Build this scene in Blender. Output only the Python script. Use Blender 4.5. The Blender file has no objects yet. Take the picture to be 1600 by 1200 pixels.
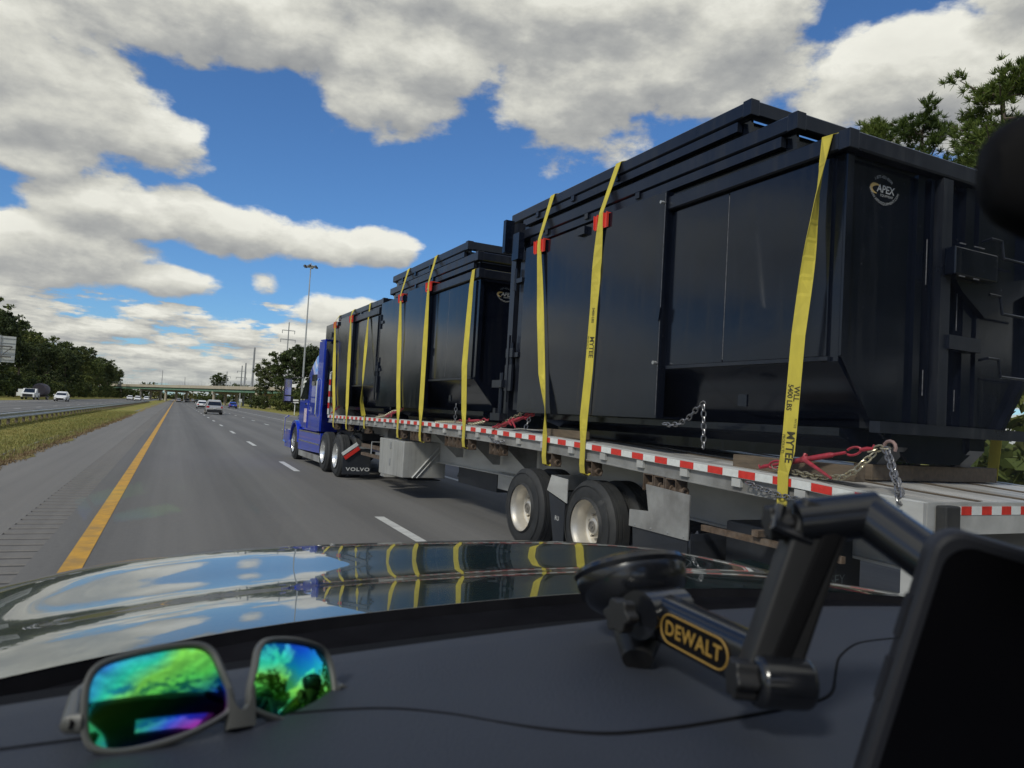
import bpy, math, random
from math import sin, cos, pi, radians, sqrt, atan2
from mathutils import Vector, Matrix
random.seed(7)
S = bpy.context.scene
COL = S.collection

# ---------------------------------------------------------------- camera
cam_data = bpy.data.cameras.new('camera')
cam = bpy.data.objects.new('camera', cam_data)
COL.objects.link(cam)
X_AX = Vector((0.909, -0.412, 0.058)).normalized()
F_AX = Vector((0.4103, 0.9109, 0.0451)).normalized()
Z_AX = -F_AX
Y_AX = Z_AX.cross(X_AX).normalized()
X_AX = Y_AX.cross(Z_AX).normalized()
cam.matrix_world = Matrix(((X_AX.x, Y_AX.x, Z_AX.x, 0), (X_AX.y, Y_AX.y, Z_AX.y, 0), (X_AX.z, Y_AX.z, Z_AX.z, 1.63), (0, 0, 0, 1)))
cam_data.sensor_width = 36.0
cam_data.lens = 26.1
cam_data.clip_start = 0.03
cam_data.clip_end = 8000
cam_data.dof.use_dof = True
cam_data.dof.focus_distance = 9.0
cam_data.dof.aperture_fstop = 12.5
S.camera = cam

# ---------------------------------------------------------------- light
SUN_EL, SUN_AZ = 42.0, 238.0      # azimuth clockwise from +Y (behind and to the left)
sun_d = bpy.data.lights.new('sun', 'SUN')
sun_d.energy = 2.4
sun_d.angle = radians(9)
sun_d.color = (1.0, 0.95, 0.87)
sun = bpy.data.objects.new('sun', sun_d)
COL.objects.link(sun)
sv = Vector((sin(radians(SUN_AZ)) * cos(radians(SUN_EL)), cos(radians(SUN_AZ)) * cos(radians(SUN_EL)), sin(radians(SUN_EL))))
sun.rotation_euler = sv.to_track_quat('Z', 'Y').to_euler()
S.view_settings.view_transform = 'Standard'
S.view_settings.look = 'None'
S.view_settings.exposure = 0.0
S.view_settings.gamma = 1.0
S.view_settings.use_curve_mapping = False

world = bpy.data.worlds.new('World')
S.world = world
world.use_nodes = True


class NT:
    """tiny node tree writer"""
    def __init__(s, t):
        s.t = t
    def n(s, typ, **kw):
        o = s.t.nodes.new(typ)
        for k, v in kw.items():
            setattr(o, k, v)
        return o
    def link(s, a, b):
        s.t.links.new(a, b)
    def put(s, sock, v):
        if hasattr(v, 'is_output') or isinstance(v, bpy.types.NodeSocket):
            s.t.links.new(v, sock)
        else:
            sock.default_value = v
    def m(s, op, a, b=0.0, c=0.0, clamp=False):
        o = s.n('ShaderNodeMath', operation=op, use_clamp=clamp)
        s.put(o.inputs[0], a)
        s.put(o.inputs[1], b)
        s.put(o.inputs[2], c)
        return o.outputs[0]
    def vm(s, op, a, b=None, c=None):
        o = s.n('ShaderNodeVectorMath', operation=op)
        s.put(o.inputs[0], a)
        if b is not None: s.put(o.inputs[1], b)
        if c is not None: s.put(o.inputs[2], c)
        return o.outputs['Value'] if op in ('DOT_PRODUCT', 'LENGTH') else o.outputs[0]
    def noise(s, vec, scale, detail=4, rough=0.5, dist=0.0, color=False):
        o = s.n('ShaderNodeTexNoise')
        s.put(o.inputs['Vector'], vec)
        s.put(o.inputs['Scale'], scale)
        o.inputs['Detail'].default_value = detail
        o.inputs['Roughness'].default_value = rough
        o.inputs['Distortion'].default_value = dist
        return o.outputs[1 if color else 0]
    def ramp(s, fac, stops, interp='LINEAR'):
        o = s.n('ShaderNodeValToRGB')
        o.color_ramp.interpolation = interp
        e = o.color_ramp.elements
        while len(e) < len(stops): e.new(0.5)
        for i, (p, c) in enumerate(stops):
            e[i].position = p
            e[i].color = (c, c, c, 1) if isinstance(c, (int, float)) else (c[0], c[1], c[2], 1)
        s.put(o.inputs[0], fac)
        return o.outputs[0]
    def mix(s, fac, a, b, typ='MIX'):
        o = s.n('ShaderNodeMix', data_type='RGBA', blend_type=typ)
        s.put(o.inputs[0], fac)
        for k, v in ((6, a), (7, b)):
            if isinstance(v, (tuple, list)) and len(v) == 3: v = (v[0], v[1], v[2], 1)
            s.put(o.inputs[k], v)
        return o.outputs[2]
    def sep(s, v):
        o = s.n('ShaderNodeSeparateXYZ')
        s.put(o.inputs[0], v)
        return o.outputs
    def comb(s, x, y, z):
        o = s.n('ShaderNodeCombineXYZ')
        s.put(o.inputs[0], x); s.put(o.inputs[1], y); s.put(o.inputs[2], z)
        return o.outputs[0]


# clouds: azimuth, elevation, half width, half height (degrees), weight
CLOUDS = [(1.0, 26.6, 13, 3.9, 1.0), (15.5, 25.2, 8.0, 4.9, 1.0), (28.0, 24.9, 7.2, 6.6, 1.0), (37.5, 27.6, 9.0, 6.4, 1.0),
          (22, 31, 24, 5, 1.0), (-10.5, 19.7, 9.0, 5.6, 1.0), (-2.9, 17.0, 5.2, 2.3, 0.9), (-4.0, 12.4, 6.5, 2.5, 0.9),
          (2.0, 12.5, 6.0, 2.6, 0.9), (8.3, 12.0, 5.5, 2.1, 0.9), (13.4, 12.3, 3.3, 1.9, 0.9), (-8.5, 8.9, 8.5, 2.6, 0.9),
          (-0.8, 8.0, 4.2, 1.4, 0.9), (5.4, 8.45, 2.3, 1.7, 0.42), (11.7, 7.0, 5.0, 1.7, 0.8), (51.0, 23.4, 6.8, 4.6, 1.0),
          (57.5, 21.5, 6.0, 4.6, 1.0), (-10.5, 14.4, 4, 1.2, 0.7), (21.5, 9.5, 3.0, 1.6, 0.7), (40, 12, 9, 3, 0.7),
          (-18, 28, 9, 4, 0.9), (62, 30, 7, 4, 0.9)]


def cloud_group():
    g = bpy.data.node_groups.new('cloud_density', 'ShaderNodeTree')
    g.interface.new_socket('Vector', in_out='INPUT', socket_type='NodeSocketVector')
    g.interface.new_socket('Density', in_out='OUTPUT', socket_type='NodeSocketFloat')
    w = NT(g)
    gi = w.n('NodeGroupInput'); go = w.n('NodeGroupOutput')
    d = w.vm('NORMALIZE', gi.outputs[0])
    x, y, z = w.sep(d)
    zc = w.m('MAXIMUM', z, 0.0)
    den = w.m('ADD', zc, 0.10)
    q = w.comb(w.m('DIVIDE', x, den), w.m('DIVIDE', y, den), w.m('MULTIPLY', z, 5.0))
    # screen-free warp of the cloud outlines
    wr = w.noise(w.vm('MULTIPLY', d, (1.0, 1.0, 1.6)), 7.0, 3, 0.55, color=True)
    wr = w.vm('MULTIPLY', w.vm('SUBTRACT', wr, (0.5, 0.5, 0.5)), (7.0, 4.0, 0.0))
    az = w.m('MULTIPLY', w.m('ARCTAN2', x, y), 57.2958)
    el = w.m('MULTIPLY', w.m('ARCSINE', z), 57.2958)
    damp = w.m('MULTIPLY', zc, 2.6, clamp=True)
    p = w.vm('ADD', w.comb(az, el, 0.0), w.vm('MULTIPLY', wr, w.comb(damp, damp, 0.0)))
    acc = None
    for (a, e, ra, re, wt) in CLOUDS:
        v = w.vm('MULTIPLY_ADD', p, (1 / ra, 1 / re, 0), (-a / ra, -e / re, 0))
        b = w.m('SUBTRACT', wt, w.vm('DOT_PRODUCT', v, v))
        if acc is None: acc = b
        else:
            o = w.n('ShaderNodeMath', operation='SMOOTH_MAX')
            w.put(o.inputs[0], acc); w.put(o.inputs[1], b); o.inputs[2].default_value = 0.35
            acc = o.outputs[0]
    acc = w.m('MAXIMUM', acc, -0.9)
    # sky outside the part in view: broken cloud cover from noise alone
    big = w.noise(q, 0.55, 3, 0.5)
    big = w.m('MULTIPLY_ADD', big, 7.0, -3.3)
    off = w.m('SUBTRACT', w.m('ABSOLUTE', w.m('SUBTRACT', az, 22.0)), 44.0)
    off = w.m('MAXIMUM', w.m('MULTIPLY', off, 0.12, clamp=True), w.m('MULTIPLY', w.m('SUBTRACT', el, 31.0), 0.15, clamp=True))
    mx = w.n('ShaderNodeMix', data_type='FLOAT')
    w.put(mx.inputs[0], off); w.put(mx.inputs[2], acc); w.put(mx.inputs[3], big)
    base = mx.outputs[0]
    # layers piled up towards the horizon
    hz = w.noise(w.comb(w.m('MULTIPLY', az, 0.13), w.m('MULTIPLY', el, 0.60), 0.0), 1.0, 6, 0.6)
    cov = w.m('MULTIPLY', w.m('SUBTRACT', 10.0, el), 0.22, clamp=True)
    hzd = w.m('MULTIPLY_ADD', w.m('SUBTRACT', hz, 0.5), 4.2, w.m('MULTIPLY_ADD', cov, 1.75, -1.15))
    base = w.m('MAXIMUM', base, hzd)
    q3 = w.vm('MULTIPLY', d, (1.0, 1.0, 1.9))
    f1 = w.noise(q3, 5.5, 9, 0.55, 0.1)
    f2 = w.noise(q3, 17.0, 7, 0.6)
    det = w.m('ADD', w.m('MULTIPLY', w.m('SUBTRACT', f1, 0.5), 2.3), w.m('MULTIPLY', w.m('SUBTRACT', f2, 0.5), 1.25))
    w.link(w.m('ADD', base, det), go.inputs[0])
    return g


def build_world():
    t = world.node_tree
    t.nodes.clear()
    w = NT(t)
    out = w.n('ShaderNodeOutputWorld')
    bg = w.n('ShaderNodeBackground')
    bg.inputs['Strength'].default_value = 0.1
    sky = w.n('ShaderNodeTexSky', sky_type='NISHITA')
    sky.sun_disc = False
    sky.sun_elevation = radians(SUN_EL)
    sky.sun_rotation = radians(SUN_AZ)
    sky.air_density = 1.0
    sky.dust_density = 0.3
    sky.ozone_density = 2.0
    tc = w.n('ShaderNodeTexCoord')
    d = w.vm('NORMALIZE', tc.outputs['Generated'])
    G = cloud_group()
    def dens(v):
        o = w.n('ShaderNodeGroup', node_tree=G)
        w.link(v, o.inputs[0])
        return o.outputs[0]
    d0 = dens(d)
    zs = w.sep(d)[2]
    d1 = dens(w.vm('ADD', d, w.comb(-0.008, 0.0, w.m('MULTIPLY_ADD', w.m('MAXIMUM', zs, 0.0), 0.085, 0.006))))
    a = w.n('ShaderNodeMapRange', interpolation_type='SMOOTHSTEP')
    w.put(a.inputs[0], d0); a.inputs[1].default_value = -0.08; a.inputs[2].default_value = 0.32
    alpha = a.outputs[0]
    z = w.sep(d)[2]
    dd = w.m('SUBTRACT', d0, d1)
    lit = w.m('MULTIPLY_ADD', dd, 0.60, 0.58, clamp=True)
    thick = w.m('MULTIPLY', w.m('SUBTRACT', d0, 0.45), 0.42, clamp=True)
    lit = w.m('SUBTRACT', lit, w.m('MULTIPLY', thick, 0.36), clamp=True)
    fine = w.noise(w.vm('MULTIPLY', d, (1, 1, 2)), 14, 6, 0.6)
    lit = w.m('ADD', lit, w.m('MULTIPLY', w.m('SUBTRACT', fine, 0.5), 0.14), clamp=True)
    ccol = w.ramp(lit, [(0.0, (3.0, 3.05, 3.25)), (0.38, (4.5, 4.45, 4.4)), (0.68, (6.8, 6.6, 6.1)), (1.0, (9.2, 8.9, 8.2))])
    # ramps clip at 1, so scale afterwards
    for e in ccol.node.color_ramp.elements:
        e.color = tuple(c / 10 for c in e.color[:3]) + (1,)
    ccol = w.vm('SCALE', ccol, None); ccol.node.inputs['Scale'].default_value = 10.0
    haze = w.m('MULTIPLY', w.m('SUBTRACT', 0.055, z), 9.0, clamp=True)
    ccol = w.mix(haze, ccol, (4.3, 4.7, 4.8))
    skyc = w.mix(1.0, sky.outputs[0], (0.56, 0.86, 1.22), 'MULTIPLY')
    mixed = w.mix(alpha, skyc, ccol)
    w.link(mixed, bg.inputs['Color'])
    w.link(bg.outputs[0], out.inputs[0])


build_world()

# ---------------------------------------------------------------- helpers
MATS = {}


def pm(name, col, rough=0.5, metal=0.0, var=0.12, scale=6.0, bump=0.0, bscale=None, coat=0.0, dirt=None, dirt_amt=0.0,
       spec=0.5, emit=None, sub=None, bdist=0.01, coat_rough=0.03, stretch=(1, 1, 1), coat_ior=1.5, streak=0, tint=None):
    m = bpy.data.materials.new(name)
    m.use_nodes = True
    t = m.node_tree
    t.nodes.clear()
    w = NT(t)
    out = w.n('ShaderNodeOutputMaterial')
    b = w.n('ShaderNodeBsdfPrincipled')
    w.link(b.outputs[0], out.inputs[0])
    tc = w.n('ShaderNodeTexCoord')
    v = w.vm('MULTIPLY', tc.outputs['Object'], stretch)
    n1 = w.noise(v, scale, 5, 0.6)
    c0 = tuple(max(0, c * (1 - var)) for c in col)
    c1 = tuple(min(1, c * (1 + var)) for c in col)
    c = w.mix(w.ramp(n1, [(0.3, 0.0), (0.7, 1.0)]), c0, c1)
    if dirt:
        n2 = w.noise(v, scale * 0.37, 6, 0.65)
        c = w.mix(w.m('MULTIPLY', w.ramp(n2, [(0.45, 0.0), (0.7, 1.0)]), dirt_amt), c, dirt)
    rn = w.m('MULTIPLY_ADD', n1, 0.16, rough - 0.08, clamp=True)
    if streak:
        # rain streaks and dust that dull the paint
        n3 = w.noise(w.vm('MULTIPLY', v, (9, 9, 0.7)), 1.3, 5, 0.65)
        k3 = w.m('MULTIPLY', w.ramp(n3, [(0.50, 0.0), (0.72, 1.0)]), streak)
        n5 = w.noise(w.vm('MULTIPLY', v, (1, 1, 1)), 34, 3, 0.8)
        k5 = w.m('MULTIPLY', w.ramp(n5, [(0.66, 0.0), (0.72, 1.0)]), 0.35)
        k3 = w.m('ADD', k3, k5, clamp=True)
        c = w.mix(k3, c, (0.045, 0.045, 0.046))
        rn = w.m('ADD', rn, w.m('MULTIPLY', k3, 0.5), clamp=True)
    if tint: b.inputs['Specular Tint'].default_value = (*tint, 1)
    w.link(c, b.inputs['Base Color'])
    w.link(rn, b.inputs['Roughness'])
    b.inputs['Metallic'].default_value = metal
    b.inputs['Specular IOR Level'].default_value = spec
    b.inputs['Coat Weight'].default_value = coat
    b.inputs['Coat Roughness'].default_value = coat_rough
    b.inputs['Coat IOR'].default_value = coat_ior
    if bump:
        bp = w.n('ShaderNodeBump')
        bp.inputs['Strength'].default_value = bump
        bp.inputs['Distance'].default_value = bdist
        w.link(w.noise(v, bscale or scale * 4, 4, 0.6), bp.inputs['Height'])
        w.link(bp.outputs[0], b.inputs['Normal'])
    if emit:
        b.inputs['Emission Color'].default_value = (*emit[0], 1)
        b.inputs['Emission Strength'].default_value = emit[1]
    MATS[name] = m
    return m


SPLIT = {'rim_end', 'rim_side', 'corner_brace', 'front_post', 'corner_post', 'side_extender', 'front_fender', 'side_skirt', 'skirt_trim', 'weld_bead',
         'bracket', 'pin', 'bolt', 'door_brace', 'end_wall', 'fence_wire', 'air_line', 'body_side', 'gate_hinge', 'mirror_arm', 'hinge'}


class MB:
    def __init__(s):
        s.v = []; s.f = []; s.mi = []; s.fn = None; s.cur = 0
    def add(s, vs, fs):
        o = len(s.v)
        s.v += [tuple(p) for p in vs]
        s.f += [tuple(i + o for i in f) for f in fs]
        s.mi += [s.cur] * len(fs)
        return s
    def box(s, x0, x1, y0, y1, z0, z1, ny=1):
        vs = []; fs = []
        for i in range(ny + 1):
            y = y0 + (y1 - y0) * i / ny
            vs += [(x0, y, z0), (x1, y, z0), (x1, y, z1), (x0, y, z1)]
        for i in range(ny):
            a = 4 * i; b = a + 4
            for k in range(4):
                l = (k + 1) % 4
                fs.append((a + k, b + k, b + l, a + l))
        fs.append((0, 1, 2, 3)); e = 4 * ny; fs.append((e + 3, e + 2, e + 1, e))
        return s.add(vs, fs)
    def obox(s, M, sx, sy, sz):
        """box of full size sx,sy,sz centred on matrix M"""
        vs = [M @ Vector((a * sx / 2, b * sy / 2, c * sz / 2)) for a in (-1, 1) for b in (-1, 1) for c in (-1, 1)]
        return s.add(vs, [(0, 1, 3, 2), (4, 6, 7, 5), (0, 4, 5, 1), (2, 3, 7, 6), (0, 2, 6, 4), (1, 5, 7, 3)])
    def prism(s, prof, ax, a, b, nseg=1):
        """prof: 2D loop; ax 'x': prof=(y,z), 'y': prof=(x,z), 'z': prof=(x,y)"""
        n = len(prof); vs = []
        for i in range(nseg + 1):
            t = a + (b - a) * i / nseg
            for p, q in prof:
                vs.append((t, p, q) if ax == 'x' else (p, t, q) if ax == 'y' else (p, q, t))
        fs = []
        for i in range(nseg):
            for k in range(n):
                l = (k + 1) % n
                fs.append((i * n + k, i * n + l, (i + 1) * n + l, (i + 1) * n + k))
        fs.append(tuple(range(n))[::-1]); fs.append(tuple(nseg * n + k for k in range(n)))
        return s.add(vs, fs)
    def tube(s, pts, r, n=8, cap=True, flat=None):
        pts = [Vector(p) for p in pts]
        rs = r if isinstance(r, (list, tuple)) else [r] * len(pts)
        vs = []; up = None
        for i, p in enumerate(pts):
            t = (pts[min(i + 1, len(pts) - 1)] - pts[max(i - 1, 0)]).normalized()
            if up is None:
                up = Vector((0, 0, 1)) if abs(t.z) < 0.9 else Vector((1, 0, 0))
            a = t.cross(up)
            if a.length < 1e-5: a = t.cross(Vector((0, 1, 0)))
            a.normalize(); bb = a.cross(t).normalized(); up = bb
            for k in range(n):
                th = 2 * pi * k / n
                vs.append(p + (a * cos(th) + bb * sin(th)) * rs[i])
        fs = []
        for i in range(len(pts) - 1):
            for k in range(n):
                l = (k + 1) % n
                fs.append((i * n + k, i * n + l, (i + 1) * n + l, (i + 1) * n + k))
        if cap:
            fs.append(tuple(range(n))[::-1]); fs.append(tuple((len(pts) - 1) * n + k for k in range(n)))
        return s.add(vs, fs)
    def lathe(s, prof, M, n=32):
        """prof: (r, h) along the matrix' Z"""
        vs = []; fs = []
        for (r, h) in prof:
            for k in range(n):
                th = 2 * pi * k / n
                vs.append(M @ Vector((r * cos(th), r * sin(th), h)))
        for i in range(len(prof) - 1):
            for k in range(n):
                l = (k + 1) % n
                fs.append((i * n + k, i * n + l, (i + 1) * n + l, (i + 1) * n + k))
        return s.add(vs, fs)
    def mesh(s, name, mats, fn=None, smooth=False, bevel=0):
        me = bpy.data.meshes.new(name)
        vs = s.v
        if fn: vs = [fn(*p) for p in vs]
        me.from_pydata(vs, [], s.f)
        if not isinstance(mats, (list, tuple)): mats = [mats]
        for m in mats: me.materials.append(m)
        if len(mats) > 1:
            for p, i in zip(me.polygons, s.mi): p.material_index = i
        if smooth:
            for p in me.polygons: p.use_smooth = True
            try: me.set_sharp_from_angle(angle=radians(38))
            except Exception: pass
        me.update()
        return me
    def build(s, name, mats, parent=None, fn=None, smooth=False, bevel=0, off=None):
        if name in SPLIT:
            par = list(range(len(s.v)))
            def fd(i):
                while par[i] != i:
                    par[i] = par[par[i]]; i = par[i]
                return i
            for f in s.f:
                a = fd(f[0])
                for i in f[1:]:
                    par[fd(i)] = a
            comp = {}
            for f, mi in zip(s.f, s.mi): comp.setdefault(fd(f[0]), []).append((f, mi))
            if len(comp) > 1:
                o = None
                for fs in comp.values():
                    q = MB(); ids = {}
                    for f, mi in fs:
                        for i in f:
                            if i not in ids: ids[i] = len(q.v); q.v.append(s.v[i])
                        q.f.append(tuple(ids[i] for i in f)); q.mi.append(mi)
                    o2 = q._build(name, mats, parent, fn, smooth, bevel, off)
                    o = o or o2
                return o
        return s._build(name, mats, parent, fn, smooth, bevel, off)
    def _build(s, name, mats, parent=None, fn=None, smooth=False, bevel=0, off=None):
        if off is not None:
            o_ = Vector(off)
            base = fn
            fn = (lambda x, y, z: tuple(Vector(base(x, y, z)) - o_)) if base else (lambda x, y, z: (x - o_.x, y - o_.y, z - o_.z))
        me = s.mesh(name, mats, fn, smooth)
        o = bpy.data.objects.new(name, me)
        COL.objects.link(o)
        if parent is not None: o.parent = parent
        if bevel:
            b = o.modifiers.new('bevel', 'BEVEL'); b.width = bevel; b.segments = 2; b.limit_method = 'ANGLE'
            b.harden_normals = False
        return o


def tag(o, label=None, cat=None, group=None, kind=None):
    if label: o['label'] = label
    if cat: o['category'] = cat
    if group: o['group'] = group
    if kind: o['kind'] = kind
    return o


def empty(name, loc, rz=0.0, label=None, cat=None, group=None):
    o = bpy.data.objects.new(name, None)
    o.empty_display_size = 0.2
    COL.objects.link(o)
    o.location = loc; o.rotation_euler = (0, 0, rz)
    return tag(o, label, cat, group)


def inst(mesh, name, parent, M=None, loc=None):
    o = bpy.data.objects.new(name, mesh)
    COL.objects.link(o)
    if parent is not None: o.parent = parent
    if M is not None: o.matrix_local = M
    if loc is not None: o.location = loc
    return o


def copy_tree(o, parent=None):
    c = o.copy(); COL.objects.link(c)
    if parent is not None: c.parent = parent
    for ch in list(o.children): copy_tree(ch, c)
    return c


def text_mesh(body, size, mat, extrude=0.0, bold=False, spacing=1.0, bend=None, shear=0.0):
    cu = bpy.data.curves.new('lettering', 'FONT')
    cu.body = body; cu.size = size; cu.align_x = 'CENTER'; cu.align_y = 'CENTER'
    cu.extrude = extrude; cu.space_character = spacing; cu.shear = shear
    cu.resolution_u = 3
    if bold: cu.offset = size * 0.022
    o = bpy.data.objects.new('tmp', cu)
    COL.objects.link(o)
    bpy.context.view_layer.update()
    me = bpy.data.meshes.new_from_object(o)
    bpy.data.objects.remove(o); bpy.data.curves.remove(cu)
    me.materials.clear(); me.materials.append(mat)
    if bend:
        R = bend
        for v in me.vertices:
            th = v.co.x / R; r = R + v.co.y if R > 0 else R + v.co.y
            v.co.x = r * sin(th); v.co.y = r * cos(th) - R
    return me


def basis(o, xa, ya):
    xa = Vector(xa).normalized(); ya = Vector(ya); za = xa.cross(ya).normalized(); ya = za.cross(xa).normalized()
    o = Vector(o)
    return Matrix(((xa.x, ya.x, za.x, o.x), (xa.y, ya.y, za.y, o.y), (xa.z, ya.z, za.z, o.z), (0, 0, 0, 1)))


def lerp_tab(tab, x):
    if x <= tab[0][0]: return tab[0][1]
    for (a, p), (b, q) in zip(tab, tab[1:]):
        if x <= b:
            t = (x - a) / (b - a)
            return p + (q - p) * t
    return tab[-1][1]

# ---------------------------------------------------------------- materials
steel = pm('painted_container_steel', (0.003, 0.0045, 0.010), 0.14, 0, 0.25, 1.2, bump=0.22, bscale=2.2, bdist=0.006, spec=0.45, dirt=(0.010, 0.012, 0.018), dirt_amt=0.4, streak=0.12, tint=(0.72, 0.84, 1.0))
steel_rim = pm('painted_rim_steel', (0.008, 0.010, 0.017), 0.30, 0, 0.25, 3, bump=0.1, bscale=14, bdist=0.003, spec=0.45, dirt=(0.03, 0.032, 0.036), dirt_amt=0.4, streak=0.3, tint=(0.75, 0.86, 1.0))
weld_m = pm('weld_bead', (0.14, 0.14, 0.15), 0.45, 0.4, 0.6, 60)
alu = pm('mill_aluminium', (0.52, 0.52, 0.50), 0.42, 0.25, 0.12, 5, bump=0.05, bscale=60, dirt=(0.26, 0.25, 0.23), dirt_amt=0.6, stretch=(1, 0.3, 1))
alu_deck = pm('deck_aluminium', (0.56, 0.55, 0.53), 0.45, 0.2, 0.15, 7, bump=0.08, bscale=40, dirt=(0.25, 0.23, 0.2), dirt_amt=0.7, stretch=(1, 0.25, 1))
alu_dark = pm('weathered_aluminium', (0.30, 0.30, 0.29), 0.5, 0.2, 0.2, 4, dirt=(0.12, 0.11, 0.10), dirt_amt=0.8)
polish = pm('bright_wheel_aluminium', (0.62, 0.585, 0.52), 0.42, 0.6, 0.06, 9, dirt=(0.38, 0.35, 0.3), dirt_amt=0.35)
rubber = pm('tyre_rubber', (0.022, 0.023, 0.024), 0.7, 0, 0.2, 9, bump=0.1, bscale=30, dirt=(0.06, 0.058, 0.052), dirt_amt=0.5)
flap_m = pm('flap_rubber', (0.018, 0.021, 0.027), 0.55, 0, 0.2, 5, dirt=(0.05, 0.05, 0.05), dirt_amt=0.4)
rust = pm('rusty_steel', (0.11, 0.075, 0.05), 0.75, 0.1, 0.4, 22, dirt=(0.22, 0.19, 0.16), dirt_amt=0.5)
tape_w = pm('reflective_white', (0.72, 0.74, 0.72), 0.35, 0, 0.06, 30, dirt=(0.45, 0.44, 0.4), dirt_amt=0.4)
tape_r = pm('reflective_red', (0.62, 0.035, 0.025), 0.35, 0, 0.15, 30)
strap_y = pm('yellow_webbing', (0.55, 0.46, 0.055), 0.75, 0, 0.12, 12, bump=0.3, bscale=220, bdist=0.002, dirt=(0.34, 0.27, 0.05), dirt_amt=0.5, stretch=(1, 1, 0.35))
ink = pm('strap_print', (0.05, 0.045, 0.02), 0.8)
red_pl = pm('red_plastic', (0.66, 0.05, 0.03), 0.4, 0, 0.1, 14)
red_steel = pm('red_binder_steel', (0.36, 0.028, 0.045), 0.42, 0.1, 0.2, 30, dirt=(0.13, 0.06, 0.05), dirt_amt=0.4)
chain_gold = pm('zinc_chain_steel', (0.42, 0.38, 0.27), 0.35, 0.75, 0.2, 40)
chain_grey = pm('dark_chain_steel', (0.23, 0.23, 0.24), 0.35, 0.75, 0.3, 40)
wood = pm('weathered_timber', (0.12, 0.09, 0.06), 0.85, 0, 0.3, 9, bump=0.4, bscale=30, stretch=(3, 0.5, 3), dirt=(0.09, 0.07, 0.05), dirt_amt=0.5)
truck_blue = pm('metallic_blue_paint', (0.012, 0.055, 0.62), 0.32, 0.35, 0.12, 2, coat=1.0)
white_p = pm('white_paint', (0.78, 0.78, 0.77), 0.35, 0, 0.05, 4, coat=0.3)
black_pl = pm('black_plastic', (0.012, 0.012, 0.013), 0.5, 0, 0.2, 20)
chrome = pm('chrome', (0.8, 0.8, 0.8), 0.12, 1.0, 0.03, 5)
glass_dark = pm('tinted_glass', (0.012, 0.015, 0.018), 0.06, 0, 0.1, 2, spec=0.8)
print_w = pm('white_print', (0.62, 0.62, 0.60), 0.6)
decal_w = pm('faded_decal_print', (0.34, 0.35, 0.35), 0.6)
decal_y = pm('faded_gold_print', (0.38, 0.27, 0.10), 0.6)
print_g = pm('grey_print', (0.10, 0.12, 0.13), 0.6)
print_y = pm('gold_print', (0.72, 0.45, 0.1), 0.6)
lamp_red = pm('red_lamp', (0.45, 0.02, 0.02), 0.25, spec=0.7)
concrete = pm('concrete', (0.42, 0.37, 0.28), 0.85, 0, 0.1, 0.6, bump=0.1, dirt=(0.3, 0.27, 0.2), dirt_amt=0.4)
girder_g = pm('green_girder_paint', (0.13, 0.24, 0.16), 0.55, 0, 0.1, 0.5)
galv = pm('galvanised_steel', (0.42, 0.43, 0.43), 0.42, 0.5, 0.1, 2, dirt=(0.25, 0.24, 0.22), dirt_amt=0.4)
pole_m = pm('weathered_pole', (0.25, 0.26, 0.27), 0.7, 0, 0.1, 1)


def leaf_mat(name, c0, c1, c2):
    m = bpy.data.materials.new(name); m.use_nodes = True
    t = m.node_tree; t.nodes.clear(); w = NT(t)
    out = w.n('ShaderNodeOutputMaterial')
    b = w.n('ShaderNodeBsdfPrincipled')
    tr = w.n('ShaderNodeBsdfTranslucent')
    tc = w.n('ShaderNodeTexCoord'); oi = w.n('ShaderNodeObjectInfo')
    gm = w.n('ShaderNodeNewGeometry')
    n = w.noise(tc.outputs['Object'], 0.55, 5, 0.7)
    f = w.m('ADD', w.m('MULTIPLY', n, 0.9), w.m('MULTIPLY', gm.outputs['Random Per Island'], 0.35))
    f = w.m('ADD', f, w.m('MULTIPLY_ADD', oi.outputs['Random'], 0.35, -0.32), clamp=True)
    c = w.ramp(f, [(0.2, c0), (0.5, c1), (0.85, c2)])
    w.link(c, b.inputs['Base Color']); w.link(c, tr.inputs['Color'])
    b.inputs['Roughness'].default_value = 0.6
    b.inputs['Specular IOR Level'].default_value = 0.25
    ms = w.n('ShaderNodeMixShader'); ms.inputs[0].default_value = 0.22
    w.link(b.outputs[0], ms.inputs[1]); w.link(tr.outputs[0], ms.inputs[2]); w.link(ms.outputs[0], out.inputs[0])
    return m


leaf_a = leaf_mat('oak_leaves', (0.042, 0.064, 0.018), (0.105, 0.135, 0.034), (0.20, 0.205, 0.06))
leaf_b = leaf_mat('dark_evergreen_leaves', (0.032, 0.048, 0.017), (0.072, 0.095, 0.03), (0.13, 0.14, 0.045))
leaf_y = leaf_mat('yellowing_leaves', (0.10, 0.10, 0.03), (0.2, 0.18, 0.05), (0.3, 0.25, 0.07))
needle_m = leaf_mat('pine_needles', (0.04, 0.07, 0.014), (0.10, 0.145, 0.026), (0.18, 0.22, 0.05))
bark = pm('bark', (0.11, 0.085, 0.065), 0.9, 0, 0.3, 3, bump=0.4, bscale=12)

# ---------------------------------------------------------------- ground materials


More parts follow.
